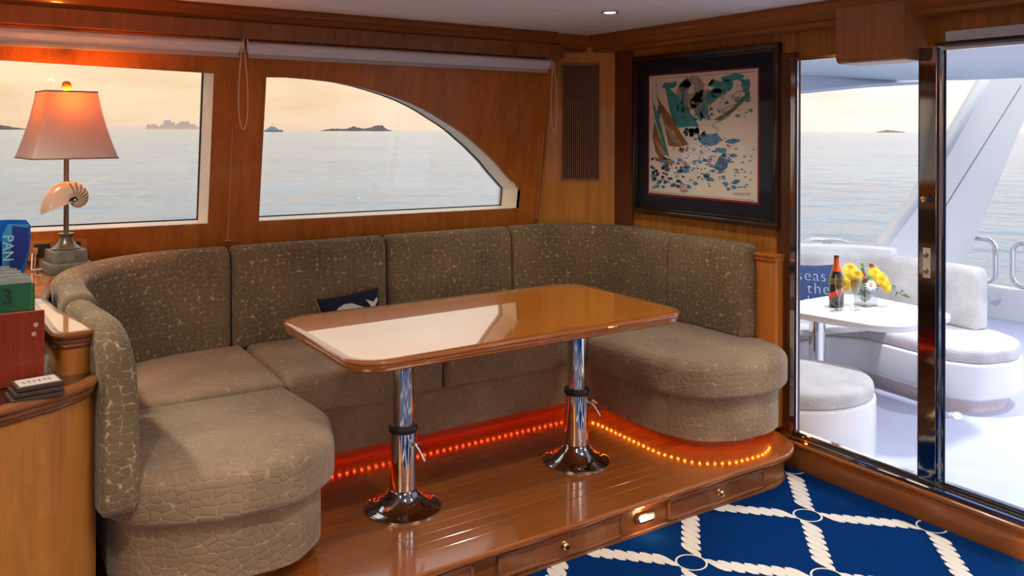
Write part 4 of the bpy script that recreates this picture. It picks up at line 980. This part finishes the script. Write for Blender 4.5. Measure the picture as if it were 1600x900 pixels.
def card(name, y_, zt, xr_, mat, label, group=None, tilt=.06, th=.003, xl=-.115):
    bm = B(xl, xr_, 0, th, 0, zt-.884, bev=0); t_ = Matrix.Translation((0, y_, .884)) @ Matrix.Rotation(-tilt, 4, 'X'); xform(bm.verts, t_)
    o2 = finish(name, bm, mat); return tag(o2, label, 'card', group)
G1 = plain('green_card', (.001,.15,.05), .4, noise=.1); G2 = plain('lime_card', (.05,.38,.05), .5); G3 = plain('teal_card', (.01,.12,.14), .5)
c0 = card('divider_card', 2.812, 1.160, .181, G1, 'dark green divider card numbered 23 at the front of the red box', th=.004)
text('number', '23', .062, Matrix.Translation((.105, 2.8105-.0165, 1.128)) @ Matrix.Rotation(PI/2-.06, 4, 'X'), BLACK, c0)
for k, (m2, lab) in enumerate(((G2, 'bright green card directly behind the green 23 card'), (G2, 'second bright green card behind the green 23 card'), (G3, 'teal card behind the bright green cards in the red box'))):
    card('divider_card', 2.823+k*.011, 1.158-.003*k, .186+k*.004, m2, lab)
SL1 = plain('sleeve_pale', (.50,.56,.55), .35, noise=.1); SL2 = plain('sleeve_grey', (.28,.36,.38), .3, noise=.15); SL3 = plain('sleeve_dark', (.05,.10,.13), .3)
for k in range(13):
    card('file_sleeve', 2.868+k*.021, 1.172+random.uniform(-.004,.004), .190+random.uniform(-.006,.004)-k*.0045, (SL1,SL2,SL1,SL3)[k % 4], '%s file sleeve, %s in the row behind the green cards' % (('pale','grey','pale','dark')[k % 4], ('foremost','second','third','fourth','fifth','sixth','seventh','eighth','ninth','tenth','eleventh','twelfth','rearmost')[k]), 'file sleeves in the red box', tilt=.05, th=.004)
# blue plastic magazine holder
hb = empty('magazine_holder', (.10, 3.42, 1.0), 'translucent blue plastic magazine holder stuffed with papers by the window', 'holder')
BLU = plain('blue_plastic', (.008,.10,.42), .12, coat=.6, noise=.1); BLU2 = plain('blue_plastic_light', (.02,.28,.60), .15, coat=.6, noise=.1)
hp_ = [Vector(p) for p in ((-.10,.872),(.155,.872),(.196,1.12),(.208,1.16),(.214,1.22),(.213,1.275),(.205,1.288),(.15,1.292),(-.10,1.292))]
hp_ = [Vector((p.x, p.y)) for p in hp_]
def slab(poly, y0, y1, mat, name, par):
    bm = plate([tuple(p) for p in poly], [], lambda u, v, d: (u, d, v), y0, y1); return finish(name, bm, mat, par)
slab(hp_, 3.42, 3.424, BLU, 'back_wall', hb)
slab([(.128,.874),(.150,.874),(.190,1.12),(.207,1.20),(.206,1.282),(.145,1.286),(.128,1.25)], 3.318, 3.321, BLU2, 'front_flap', hb)
slab([(.150,1.13),(.185,1.13),(.206,1.20),(.205,1.27),(.158,1.28)], 3.315, 3.3175, plain('blue_plastic_deep', (.004,.035,.25), .15, coat=.6), 'front_pocket', hb)
bm = bmesh.new()
pp_ = [(.1555,.874),(.193,1.12),(.208,1.18),(.213,1.24),(.2115,1.278)]
for (ax, az), (bx, bz) in zip(pp_, pp_[1:]):
    vs = [bm.verts.new(q) for q in ((ax,3.32,az),(bx,3.32,bz),(bx,3.42,bz),(ax,3.42,az))]; bm.faces.new(vs)
r_ = bmesh.ops.solidify(bm, geom=bm.faces[:], thickness=.003); finish('side_wall', bm, BLU, hb)
text('lettering', 'PAN', .046, Matrix.Translation((.144, 3.3140, 1.205)) @ Matrix.Rotation(PI/2, 4, 'X') @ Matrix.Rotation(-PI/2, 4, 'Z'), plain('pale_letters', (.35,.62,.75), .5), hb)
for k, (m2, zt, xr_, lab) in enumerate(((plain('grey_paper', (.50,.48,.50), .8), 1.235, .118, 'grey paper sheaf in the blue magazine holder'), (plain('steel_blue_folder', (.12,.24,.34), .6), 1.275, .122, 'steel blue folder rearmost in the blue magazine holder'))):
    o2 = finish('paper_sheaf', B(-.09, xr_, 3.375+k*.02, 3.385+k*.02, .876, zt), m2); tag(o2, lab, 'paper')
o2 = finish('booklet', B(-.09, .098, 3.345, 3.362, .876, 1.205, bev=.002), plain('cream_booklet', (.62,.60,.48), .7)); tag(o2, 'cream booklet foremost in the blue magazine holder', 'booklet')
bm = bmesh.new(); tube(bm, [(-.05,3.30,1.166),(.10,3.30,1.166),(.118,3.30,1.160)], [.010,.010,.007], 12); box(bm, -.06,.09,3.29,3.31,.885,1.158)
o2 = tag(finish('black_case', bm, plain('black_case', (.02,.025,.03), .4), smooth=True), 'slim black case standing in front of the cream booklet', 'case')
# stack of three small wooden frames with a paper label on top
rzF = .13
for k in range(3):
    s_ = 1+.05*(2-k); zb_ = .8705+k*.0135
    t_ = empty('wooden_coaster', (.180+.004*k, 2.665+.003*k, zb_), ('bottom', 'middle', 'top')[k]+' of three stacked dark wooden coasters beside the red box' + (', with a paper label' if k == 2 else ''), 'coaster', rz=rzF)
    bm = B(-.058*s_, .058*s_, -.045*s_, .045*s_, 0, .012, bev=.002); finish('block', bm, plain('coaster_wood', (.055,.035,.022), .4, noise=.3) if k == 0 else bpy.data.materials['coaster_wood'], t_, world=False)
    if k == 2:
        finish('paper_label', B(-.050, .050, -.037, .037, .0121, .0128), plain('label_paper', (.50,.42,.38), .7, noise=.06), t_, world=False)
        bm = bmesh.new()
        for i in range(6):
            tube(bm, [(-.034+i*.013+.004*math.sin(q*2.1+i), -.014+q*.0045, .0131) for q in range(7)], .0006, 4)
        finish('label_scribble', bm, plain('scribble_ink', (.12,.10,.12), .8), t_, world=False)

# ---------------------------------------------------------------- cockpit
DK = -.2
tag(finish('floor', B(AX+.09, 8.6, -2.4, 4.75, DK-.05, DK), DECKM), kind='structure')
tag(finish('wall_cockpit', B(AX+.03, AX+.085, -2.4, 4.6, DK-.05, .10), GEL), kind='structure')
# gunwale falling away aft
bm = bmesh.new(); gp = [(3.56,.70),(6.2,.60),(7.5,.44),(8.6,.22)]; rws = []
for x_, z_ in gp: rws.append([bm.verts.new(p) for p in ((x_,4.62,DK),(x_,4.62,z_-.02),(x_,4.64,z_),(x_,4.90,z_),(x_,4.92,z_-.03),(x_,4.95,-1.4))])
for a, b2 in zip(rws, rws[1:]):
    for i in range(5): bm.faces.new((a[i], a[i+1], b2[i+1], b2[i]))
tag(finish('wall_gunwale', bm, GEL, smooth=True, angle=50), kind='structure')
bm = B(8.45, 8.62, -2.4, 4.9, -1.4, .10, bev=.03, seg=3); tag(finish('wall_transom', bm, GEL, smooth=True), kind='structure')
# hardtop
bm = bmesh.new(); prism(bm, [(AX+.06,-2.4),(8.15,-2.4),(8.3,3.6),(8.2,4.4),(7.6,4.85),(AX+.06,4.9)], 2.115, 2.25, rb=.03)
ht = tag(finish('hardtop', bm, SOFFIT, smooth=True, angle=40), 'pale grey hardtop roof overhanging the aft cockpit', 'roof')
bm = bmesh.new(); rws = []
for x_, z_ in ((AX+.06,1.70),(4.8,1.82),(6.25,1.945),(7.2,2.03),(8.2,2.095)):
    rws.append([bm.verts.new(p) for p in ((x_,4.80,2.12),(x_,4.76,z_+.03),(x_,4.79,z_),(x_,4.84,z_),(x_,4.88,2.12))])
for a, b2 in zip(rws, rws[1:]):
    for i in range(5): bm.faces.new((a[i], a[(i+1) % 5], b2[(i+1) % 5], b2[i]))
bm.faces.new(rws[0]); bm.faces.new(rws[-1]); finish('side_fascia', bm, SOFFIT, ht, smooth=True)
# raked wing strut
bm = plate([(6.98,.40),(8.13,.20),(9.86,2.30),(8.83,2.25),(8.68,2.09),(7.52,.983),(7.0,.60)], [], lambda u, v, d: (u, d, v), 4.40, 4.56)
bmesh.ops.remove_doubles(bm, verts=bm.verts, dist=1e-5)
ws = tag(finish('wing_strut', bm, GEL), 'wide white raked strut rising from the gunwale to the hardtop', 'strut')
bm = bmesh.new(); tube(bm, [(7.45,4.398,.38),(7.9,4.398,.911),(9.33,4.398,2.1)], .006, 6); finish('panel_seam', bm, plain('seam_grey', (.25,.27,.33), .6), ws)
# mooring cleat on the gunwale
bm = bmesh.new(); tube(bm, [(6.2,4.75,.63),(6.35,4.75,.65),(6.75,4.75,.61),(6.9,4.75,.575)], [.012,.018,.018,.012], 10); box(bm, 6.45,6.6,4.72,4.78,.55,.64)
tag(finish('mooring_cleat', bm, CHROME, smooth=True), 'steel cleat on the white gunwale above the cockpit bench', 'cleat')
# stainless rails
def rail(y0, y1, label, open_at):
    t_ = empty('guard_rail', (8.5, (y0+y1)/2, .10), label, 'rail')
    P_ = fillet([(y0,.55),(y1,.55),(y1,.13),(y0,.13)], [0,.09,.09,0], n=8) if open_at == 0 else fillet([(y1,.55),(y0,.55),(y0,.13),(y1,.13)], [0,.09,.09,0], n=8)
    bm = bmesh.new(); tube(bm, [(8.50, p.x, p.y) for p in P_], .024, 12); finish('tube', bm, CHROME, t_, smooth=True)
    for yy in ((y0+.05) if open_at == 0 else (y1-.05),):
        bm = bmesh.new(); tube(bm, [(8.5,yy,.09),(8.5,yy,.55)], .02, 10); finish('stanchion', bm, CHROME, t_, smooth=True)
rail(6.2, 4.40, 'stainless steel guard rail left of the transom gate', 0) if False else None
t1 = (8.5, 0)
def yat(px, X_): 
    l2 = (px-800)/1310; s2, c2 = math.sin(math.radians(33.5)), math.cos(math.radians(33.5)); return X_*(c2-s2*l2)/(s2+c2*l2)
rail(yat(1556, 8.5), yat(1556, 8.5)+.62, 'stainless guard rail on the left of the transom gate', 1)
rail(1.2, yat(1583, 8.5), 'stainless guard rail at the right edge beside the transom gate', 0)
bm = bmesh.new()
for yy in (3.985,): 
    vs = lathe(bm, [(.055,0),(.055,.012),(.03,.014)], seg=20); xform(vs, Matrix.Translation((8.45, yat(1556, 8.45), -.02)) @ Matrix.Rotation(-PI/2, 4, 'Y'))
tag(finish('deck_fitting', bm, CHROME, smooth=True), 'round steel fitting low on the white transom', 'fitting')

# curved bench
bench = empty('cockpit_bench', (5.6, 3.6, DK), 'white moulded curved cockpit bench with pale grey quilted cushions', 'bench')
bo2 = fillet([(4.0,3.80),(5.25,3.80),(5.40,3.62),(5.36,3.2),(5.30,2.98),(5.42,2.78),(5.70,2.70),(5.97,2.78),(6.10,3.0),(6.14,4.0),(5.85,4.5),(4.0,4.55)], [0,.1,.15,.2,.2,.2,.3,.25,.2,.3,.3,0], closed=True, n=8)
bo2 = bo2 if area(bo2) > 0 else bo2[::-1]
bm = bmesh.new(); prism(bm, bo2, -.115, .13, rb=.05, rt=.02, n=5); finish('shell', bm, GEL, bench, smooth=True, angle=60)
bm = bmesh.new(); prism(bm, offset(bo2, .09), DK, -.10); finish('kick_base', bm, plain('kick_base', (.72,.62,.62), .3), bench, smooth=True)
bm = bmesh.new(); prism(bm, offset(bo2, .012), .13, .225, rt=.04, rb=.015, n=5, dome=.01); finish('seat_cushion', bm, OUTFAB, bench, smooth=True, angle=60)
rear_b = fillet([(4.0,4.48),(5.66,4.45),(6.12,4.0),(6.05,3.06)], [0,.5,.5,0], n=14)
rear_save, RS_save = rear, RS
rear = rear_b; RS = arclen(rear)
back_pad('back_cushion', .0, RS[-1]-.0, .15, .225, .66, big=.05, bigend=1, lean=.03, mat=OUTFAB, par=bench)
bm = bmesh.new(); sweep2d(bm, rear_b[:-3], [(.001,-.1),(.001,.68),(.02,.695),(.06,.695),(.08,.68),(.08,-.1)]); finish('back_shell', bm, GEL, bench, smooth=True, angle=40)
rear, RS = rear_save, RS_save
# ottoman
otm = empty('cockpit_ottoman', (4.05, 3.08, DK), 'round white moulded ottoman seat with pale grey cushion by the door', 'ottoman')
ell = [Vector((4.05+.43*math.cos(a), 3.08+.36*math.sin(a))) for a in [2*PI*k/48 for k in range(48)]]
bm = bmesh.new(); prism(bm, ell, DK, .13, rt=.02, rb=.02); finish('shell', bm, GEL, otm, smooth=True, angle=60)
bm = bmesh.new(); prism(bm, offset(ell, .012), .13, .215, rt=.04, rb=.015, n=5, dome=.012); finish('cushion', bm, OUTFAB, otm, smooth=True, angle=60)
# cockpit table
TT = .48
ct = empty('cockpit_table', (4.95, 3.3, DK), 'glossy white cockpit table with rounded corners on a steel post', 'table')
to = fillet([(4.50,2.80),(5.21,2.80),(5.25,3.62),(4.35,3.62),(4.42,3.2)], [.22,.18,.18,.1,.3], closed=True, n=8)
bm = bmesh.new(); prism(bm, to, TT-.045, TT, rt=.012, rb=.02, n=4); finish('tabletop', bm, GEL, ct, smooth=True, angle=50)
bm = bmesh.new(); lathe(bm, [(.16,0),(.16,.008),(.09,.02),(.058,.03),(.055,.03),(.055,.64)], (4.90, 3.62, DK), 36); finish('post', bm, CHROME, ct, smooth=True, angle=50)
# pillow with lettering
pm = Matrix.Translation((5.345, 4.085, .415)) @ Matrix.Rotation(-.60, 4, 'Z') @ Matrix.Rotation(-.22, 4, 'X') @ Matrix.Rotation(.05, 4, 'Y')
NAV2 = plain('denim_navy', (.028,.055,.15), .9, noise=.25, scale=60, bump=.2)
tp = pillow('throw_pillow', .50, .40, .12, pm, NAV2, 'blue cushion with white lettering on the cockpit bench behind the white table', 'pillow')
LET = plain('white_stitch', (.45,.52,.66), .9)
for wd, zz, xx in (('seas', .100, .055), ('the', .005, .105), ('day', -.09, .07)):
    cu = bpy.data.curves.new('tmp', 'FONT'); cu.body = wd; cu.size = .120; cu.extrude = .001; cu.align_x = 'CENTER'; cu.align_y = 'CENTER'; cu.space_character = 1.15; cu.offset = -.0025
    oo = bpy.data.objects.new('tmp', cu); me_ = bpy.data.meshes.new_from_object(oo); bm = bmesh.new(); bm.from_mesh(me_); bpy.data.objects.remove(oo); bpy.data.curves.remove(cu)
    for v in bm.verts:
        x_ = v.co.x+xx; z_ = v.co.y+zz; v.co = Vector((x_, front_y(max(-.24,min(.24,x_)), max(-.19,min(.19,z_)), .50, .40, .12)-.001+v.co.z*.5, z_))
    finish('lettering', bm, LET, tp, world=False)

# bottle
def onpx(px, y_):   # ground point on the table top under a pixel of the photograph layout
    return None
bx, by_ = 4.735, 3.355
bt = empty('wine_bottle', (bx, by_, TT), 'dark sparkling wine bottle with orange foil and diagonal label on the cockpit table', 'bottle')
bm = bmesh.new(); lathe(bm, [(.030,0),(.044,.002),(.046,.01),(.046,.165),(.043,.19),(.030,.23),(.018,.262),(.0155,.28),(.0150,.318),(.0165,.320),(.0165,.330),(.012,.333)], seg=36); finish('glass_body', bm, plain('dark_green_glass', (.006,.012,.006), .06, coat=1, noise=.1), bt, world=False, smooth=True, angle=50)
bm = bmesh.new(); lathe(bm, [(.0315,.2315),(.0195,.262),(.0170,.280),(.0162,.316)], seg=36, cap=False); finish('foil', bm, plain('orange_foil', (.80,.10,.01), .3, .3, noise=.05), bt, world=False, smooth=True)
bm = bmesh.new()
rw_ = []
for k in range(19):
    a = -2.525+(k/18-.5)*2.7; z_ = .045+.0032*k
    rw_.append((bm.verts.new((.0466*math.cos(a), .0466*math.sin(a), z_)), bm.verts.new((.0466*math.cos(a), .0466*math.sin(a), z_+.038))))
for a, b2 in zip(rw_, rw_[1:]): bm.faces.new((a[0], b2[0], b2[1], a[1]))
finish('label', bm, plain('orange_label', (.80,.08,.01), .5), bt, world=False, smooth=True)
bm = bmesh.new(); lathe(bm, [(.0469,.150),(.0450,.180),(.0440,.19)], seg=36, cap=False); finish('neck_label', bm, plain('gold_foil', (.30,.24,.06), .3, .5), bt, world=False, smooth=True)
# flutes
WINE = thin_glass('sparkling_wine', (.88,.70,.28), 1.2)
CLR = thin_glass('clear_glass', (.93,.95,.96), 3.2)
for fx, fy, lab in ((4.655, 3.275, 'champagne flute standing in front of the dark bottle'), (4.760, 3.235, 'champagne flute between the bottle and the vase')):
    t_ = empty('champagne_flute', (fx, fy, TT), lab, 'glass')
    bm = bmesh.new(); lathe(bm, [(.032,0),(.031,.003),(.006,.007),(.0038,.02),(.0038,.085),(.008,.095),(.020,.118),(.026,.145),(.0275,.18),(.0255,.222)], seg=28, cap=False); finish('bowl_and_stem', bm, CLR, t_, world=False, smooth=True)
    bm = bmesh.new(); lathe(bm, [(.003,.094),(.018,.118),(.0245,.145),(.026,.18),(.0255,.195)], seg=24); finish('wine', bm, WINE, t_, world=False, smooth=True)
# vase and flowers
vx, vy = 4.945, 3.285
vs_ = empty('glass_vase', (vx, vy, TT), 'square clear glass vase holding the bouquet', 'vase', rz=-.25)
bm = bmesh.new(); po = fillet([(-.055,-.055),(.055,-.055),(.055,.055),(-.055,.055)], .008, closed=True, n=3); po = po if area(po) > 0 else po[::-1]
sweep2d(bm, po, [(0,0),(.004,0),(.004,.12),(0,.12)], closed=True); prism(bm, offset(po, .0045), 0, .012); finish('glass_walls', bm, CLR, vs_, world=False)
bm = bmesh.new(); prism(bm, offset(po, .006), .013, .085); finish('water', bm, thin_glass('vase_water', (.95,.97,.95), .4), vs_, world=False)
LEAF = plain('leaf_green', (.06,.16,.035), .5, noise=.3, scale=60); LEAF2 = plain('leaf_bright', (.12,.30,.04), .5, noise=.2)
def flower(dx, dy, dz, R, petals, col, ccol, label, name='chrysanthemum', layers=4):
    base = Vector((vx, vy, TT+.03)); c = Vector((vx+dx, vy+dy, TT+dz)); axis = (c-Vector((vx, vy, TT+.06))).normalized()
    t_ = empty(name, c, label, 'flower', None)
    bm = bmesh.new(); tube(bm, [base+Vector((dx*.15, dy*.15, 0)), Vector((vx, vy, TT+.12))+Vector((dx*.35, dy*.35, 0)), c], .0022, 6); finish('stem', bm, LEAF, t_)
    q = Vector((0,0,1)).rotation_difference(axis+Vector((-.8,-1.2,.1))).to_matrix().to_4x4(); bm = bmesh.new()
    for ly in range(layers):
        rr = R*(1-.20*ly); el = .10+.33*ly; n_p = petals-2*ly
        for k in range(n_p):
            a = 2*PI*k/n_p+ly*.3; w = rr*2.6/n_p
            d = Vector((math.cos(a)*math.cos(el), math.sin(a)*math.cos(el), math.sin(el))); sd = Vector((-math.sin(a), math.cos(a), 0))
            p0 = d*rr*.12+Vector((0,0,-.002+.003*ly)); p1 = d*rr*.6; p2 = d*rr+Vector((0,0,-.003))
            vsn = [bm.verts.new(x) for x in (p0-sd*w*.25, p1-sd*w*.55+Vector((0,0,.002)), p2, p1+sd*w*.55+Vector((0,0,.002)), p0+sd*w*.25)]
            bm.faces.new(vsn)
    xform(bm.verts, Matrix.Translation(c) @ q); finish('petals', bm, col, t_)
    bm = bmesh.new(); bmesh.ops.create_icosphere(bm, subdivisions=2, radius=R*.22); xform(bm.verts, Matrix.Translation(c) @ q @ Matrix.Scale(.6, 4, (0,0,1)) @ Matrix.Translation((0,0,R*.25))); finish('flower_centre', bm, ccol, t_, smooth=True)
YEL = plain('yellow_petals', (.88,.60,.01), .6, noise=.12, scale=80); YC = plain('yellow_heart', (.75,.40,.01), .7, noise=.3, scale=200); REDP = plain('dark_red_petals', (.17,.008,.012), .6, noise=.3); WHP = plain('white_petals', (.85,.85,.85), .6)
rgt = Vector((.834,-.552,0)); twd = Vector((-.552,-.834,0))
def F(a, b_, z, *r): v = rgt*a+twd*b_; flower(v.x, v.y, z, *r)
F(-.115, .03, .175, .060, 26, YEL, YC, 'yellow chrysanthemum low on the left of the bouquet behind the flute')
F(-.095, -.02, .225, .060, 26, YEL, YC, 'yellow chrysanthemum topmost on the left of the bouquet')
F(-.135, -.01, .125, .055, 18, YEL, YC, 'lowest yellow chrysanthemum seen through the right flute')
F(.045, .03, .205, .056, 26, YEL, YC, 'yellow chrysanthemum right of the bouquet centre')
F(.095, .02, .175, .060, 26, YEL, YC, 'yellow chrysanthemum on the right side of the bouquet')
F(.115, .03, .130, .060, 26, YEL, YC, 'yellow chrysanthemum lowest on the right of the bouquet')
F(.070, -.04, .215, .054, 26, YEL, YC, 'yellow chrysanthemum at the back right of the bouquet')
F(-.080, .05, .200, .052, 26, YEL, YC, 'yellow chrysanthemum in the middle of the left cluster')
F(.075, .06, .165, .054, 26, YEL, YC, 'yellow chrysanthemum at the front of the right cluster')
F(0.0, .075, .140, .045, 14, WHP, YC, 'white daisy-like bloom low at the front of the bouquet', 'daisy', 2)
F(-.040, .04, .205, .030, 14, REDP, REDP, 'dark red bloom left of the bouquet centre', 'dahlia')
F(-.030, .06, .165, .028, 14, REDP, REDP, 'dark red bloom lower left above the white daisy', 'dahlia')
F(.050, -.03, .245, .032, 14, REDP, REDP, 'dark red bloom at the top right of the bouquet', 'dahlia')
F(-.002, .05, .190, .022, 12, LEAF2, LEAF2, 'small green pompom in the centre of the bouquet', 'green_button_bloom')
def leaf(bm, p0, p1, w, up=Vector((0,0,1))):
    p0, p1 = Vector(p0), Vector(p1); d = (p1-p0); s_ = d.cross(up).normalized()*w; m0 = p0+d*.35+Vector((0,0,.004)); m1 = p0+d*.7+Vector((0,0,.004))
    v = [bm.verts.new(x) for x in (p0, m0-s_, m1-s_*.8, p1, m1+s_*.8, m0+s_)]; bm.faces.new(v)
def sprig(lab, pts, n_l, w, mat, ln=.035):
    bs = Vector((vx, vy, TT)); t_ = empty('leafy_sprig', bs, lab, 'foliage')
    P_ = [bs+rgt*a+twd*b_+Vector((0,0,z)) for a, b_, z in pts]
    bm = bmesh.new(); tube(bm, P_, .0018, 6); finish('stem', bm, mat, t_)
    for k in range(n_l):
        f = (k+1)/n_l*(len(P_)-1); i = min(int(f), len(P_)-2); p = P_[i].lerp(P_[i+1], f-i); d = (P_[i+1]-P_[i]).normalized()
        side = Vector((random.uniform(-1,1), random.uniform(-1,1), random.uniform(-.2,1))).normalized()
        bm = bmesh.new(); leaf(bm, p, p+(d*.6+side*.8).normalized()*ln, w, Vector((twd.x, twd.y, .4))); finish('leaf', bm, mat, t_)
sprig('upright green leaf sprig at the top of the bouquet', [(0,0,.03),(-.01,0,.15),(-.015,.01,.235)], 6, .012, LEAF2, .045)
sprig('thin dark sprig trailing out to the right of the vase', [(0,0,.03),(.06,.02,.13),(.13,.03,.13),(.19,.04,.095),(.225,.05,.065)], 12, .006, LEAF, .04)
bs = Vector((vx, vy, TT)); t_ = empty('vase_greenery', bs, 'dark green leaves packed inside the glass vase', 'foliage')
for k in range(48):
    a = random.uniform(0, 2*PI); r_ = random.uniform(0, .022); z_ = random.uniform(.02, .09); d = Vector((math.cos(a+random.uniform(-.6,.6)), math.sin(a+random.uniform(-.6,.6)), random.uniform(-.3,1.1))).normalized()
    p = bs+Vector((r_*math.cos(a), r_*math.sin(a), z_)); bm = bmesh.new(); leaf(bm, p, p+d*.030, .007, Vector((.3,.2,1))); finish('leaf', bm, LEAF, t_)

for i, (x, y_, lab) in enumerate(((5.0, 3.2, 'added round light in the hardtop over the cockpit table'), (6.6, 2.2, 'added round light in the hardtop towards the transom'), (4.6, .8, 'added round light in the hardtop just outside the right door'), (6.6, .2, 'added round light in the hardtop at the far corner of the cockpit'))):
    t_ = empty('deck_fill_light', (x, y_, 2.114), lab, 'light')  # added to brighten the cockpit; only glints hint at hardtop lights
    bm = bmesh.new(); lathe(bm, [(.06,0),(.06,-.006),(.05,-.010),(.04,-.008),(.04,0)], seg=24, cap=False); finish('ring', bm, CHROME, t_, world=False, smooth=True)
    bm = bmesh.new(); lathe(bm, [(.04,-.006),(.038,-.004)], seg=24); finish('lens', bm, plain('deck_lens', (1,1,1), .3, emit=(.9,.93,1), es=8), t_, world=False)
    ld = bpy.data.lights.new('deck_fill_lamp', 'SPOT'); ld.energy = 150; ld.color = (.90,.92,1); ld.spot_size = math.radians(150); ld.spot_blend = .9; ld.shadow_soft_size = .12
    lo = bpy.data.objects.new('deck_fill_lamp', ld); COL.objects.link(lo); lo.parent = t_; lo.location = (0, 0, -.03)

# lamps behind the camera: one reflected in the door stile, one added as fill
def saloon_lamp(x, y_, lab):
    t_ = empty('table_lamp', (x, y_, .75), lab, 'lamp')
    bm = bmesh.new(); lathe(bm, [(.08,0),(.08,.03),(.03,.05),(.05,.15),(.02,.28),(.01,.34),(.01,.42)], seg=24); finish('base', bm, STONE, t_, world=False, smooth=True)
    bm = bmesh.new(); lathe(bm, [(.20,.40),(.12,.68)], seg=32, cap=False); finish('lamp_shade', bm, m_s, t_, world=False, smooth=True)
    bm = bmesh.new(); lathe(bm, [(.01,.42),(.03,.48),(.03,.53),(.01,.56)], seg=16); finish('bulb', bm, bpy.data.materials['bulb_glass'], t_, world=False, smooth=True)
    ld = bpy.data.lights.new('saloon_bulb', 'POINT'); ld.energy = 160; ld.color = (1,.86,.70); ld.shadow_soft_size = .03
    lo = bpy.data.objects.new('saloon_bulb', ld); COL.objects.link(lo); lo.parent = t_; lo.location = (0, 0, .59)
def console(x0, x1, y0, y1, lab):
    t_ = empty('side_cabinet', ((x0+x1)/2, (y0+y1)/2, 0), lab, 'cabinet')
    finish('body', B(x0+.02, x1-.02, y0+.02, y1-.02, .001, .72, bev=.004), WOOD_CAB, t_); finish('top', B(x0, x1, y0, y1, .72, .749, bev=.006), WOOD_CABRIM, t_)
console(2.3, 3.0, -2.15, -1.6, 'low wooden cabinet behind the photographer by the aft wall'); console(-2.55, -2.0, -.4, .6, 'low wooden cabinet at the forward wall behind the photographer')
saloon_lamp(2.62, -1.86, 'lit table lamp on the low cabinet behind the photographer by the aft wall'); saloon_lamp(-2.27, .1, 'added fill lamp, unseen, on the low cabinet at the forward wall')
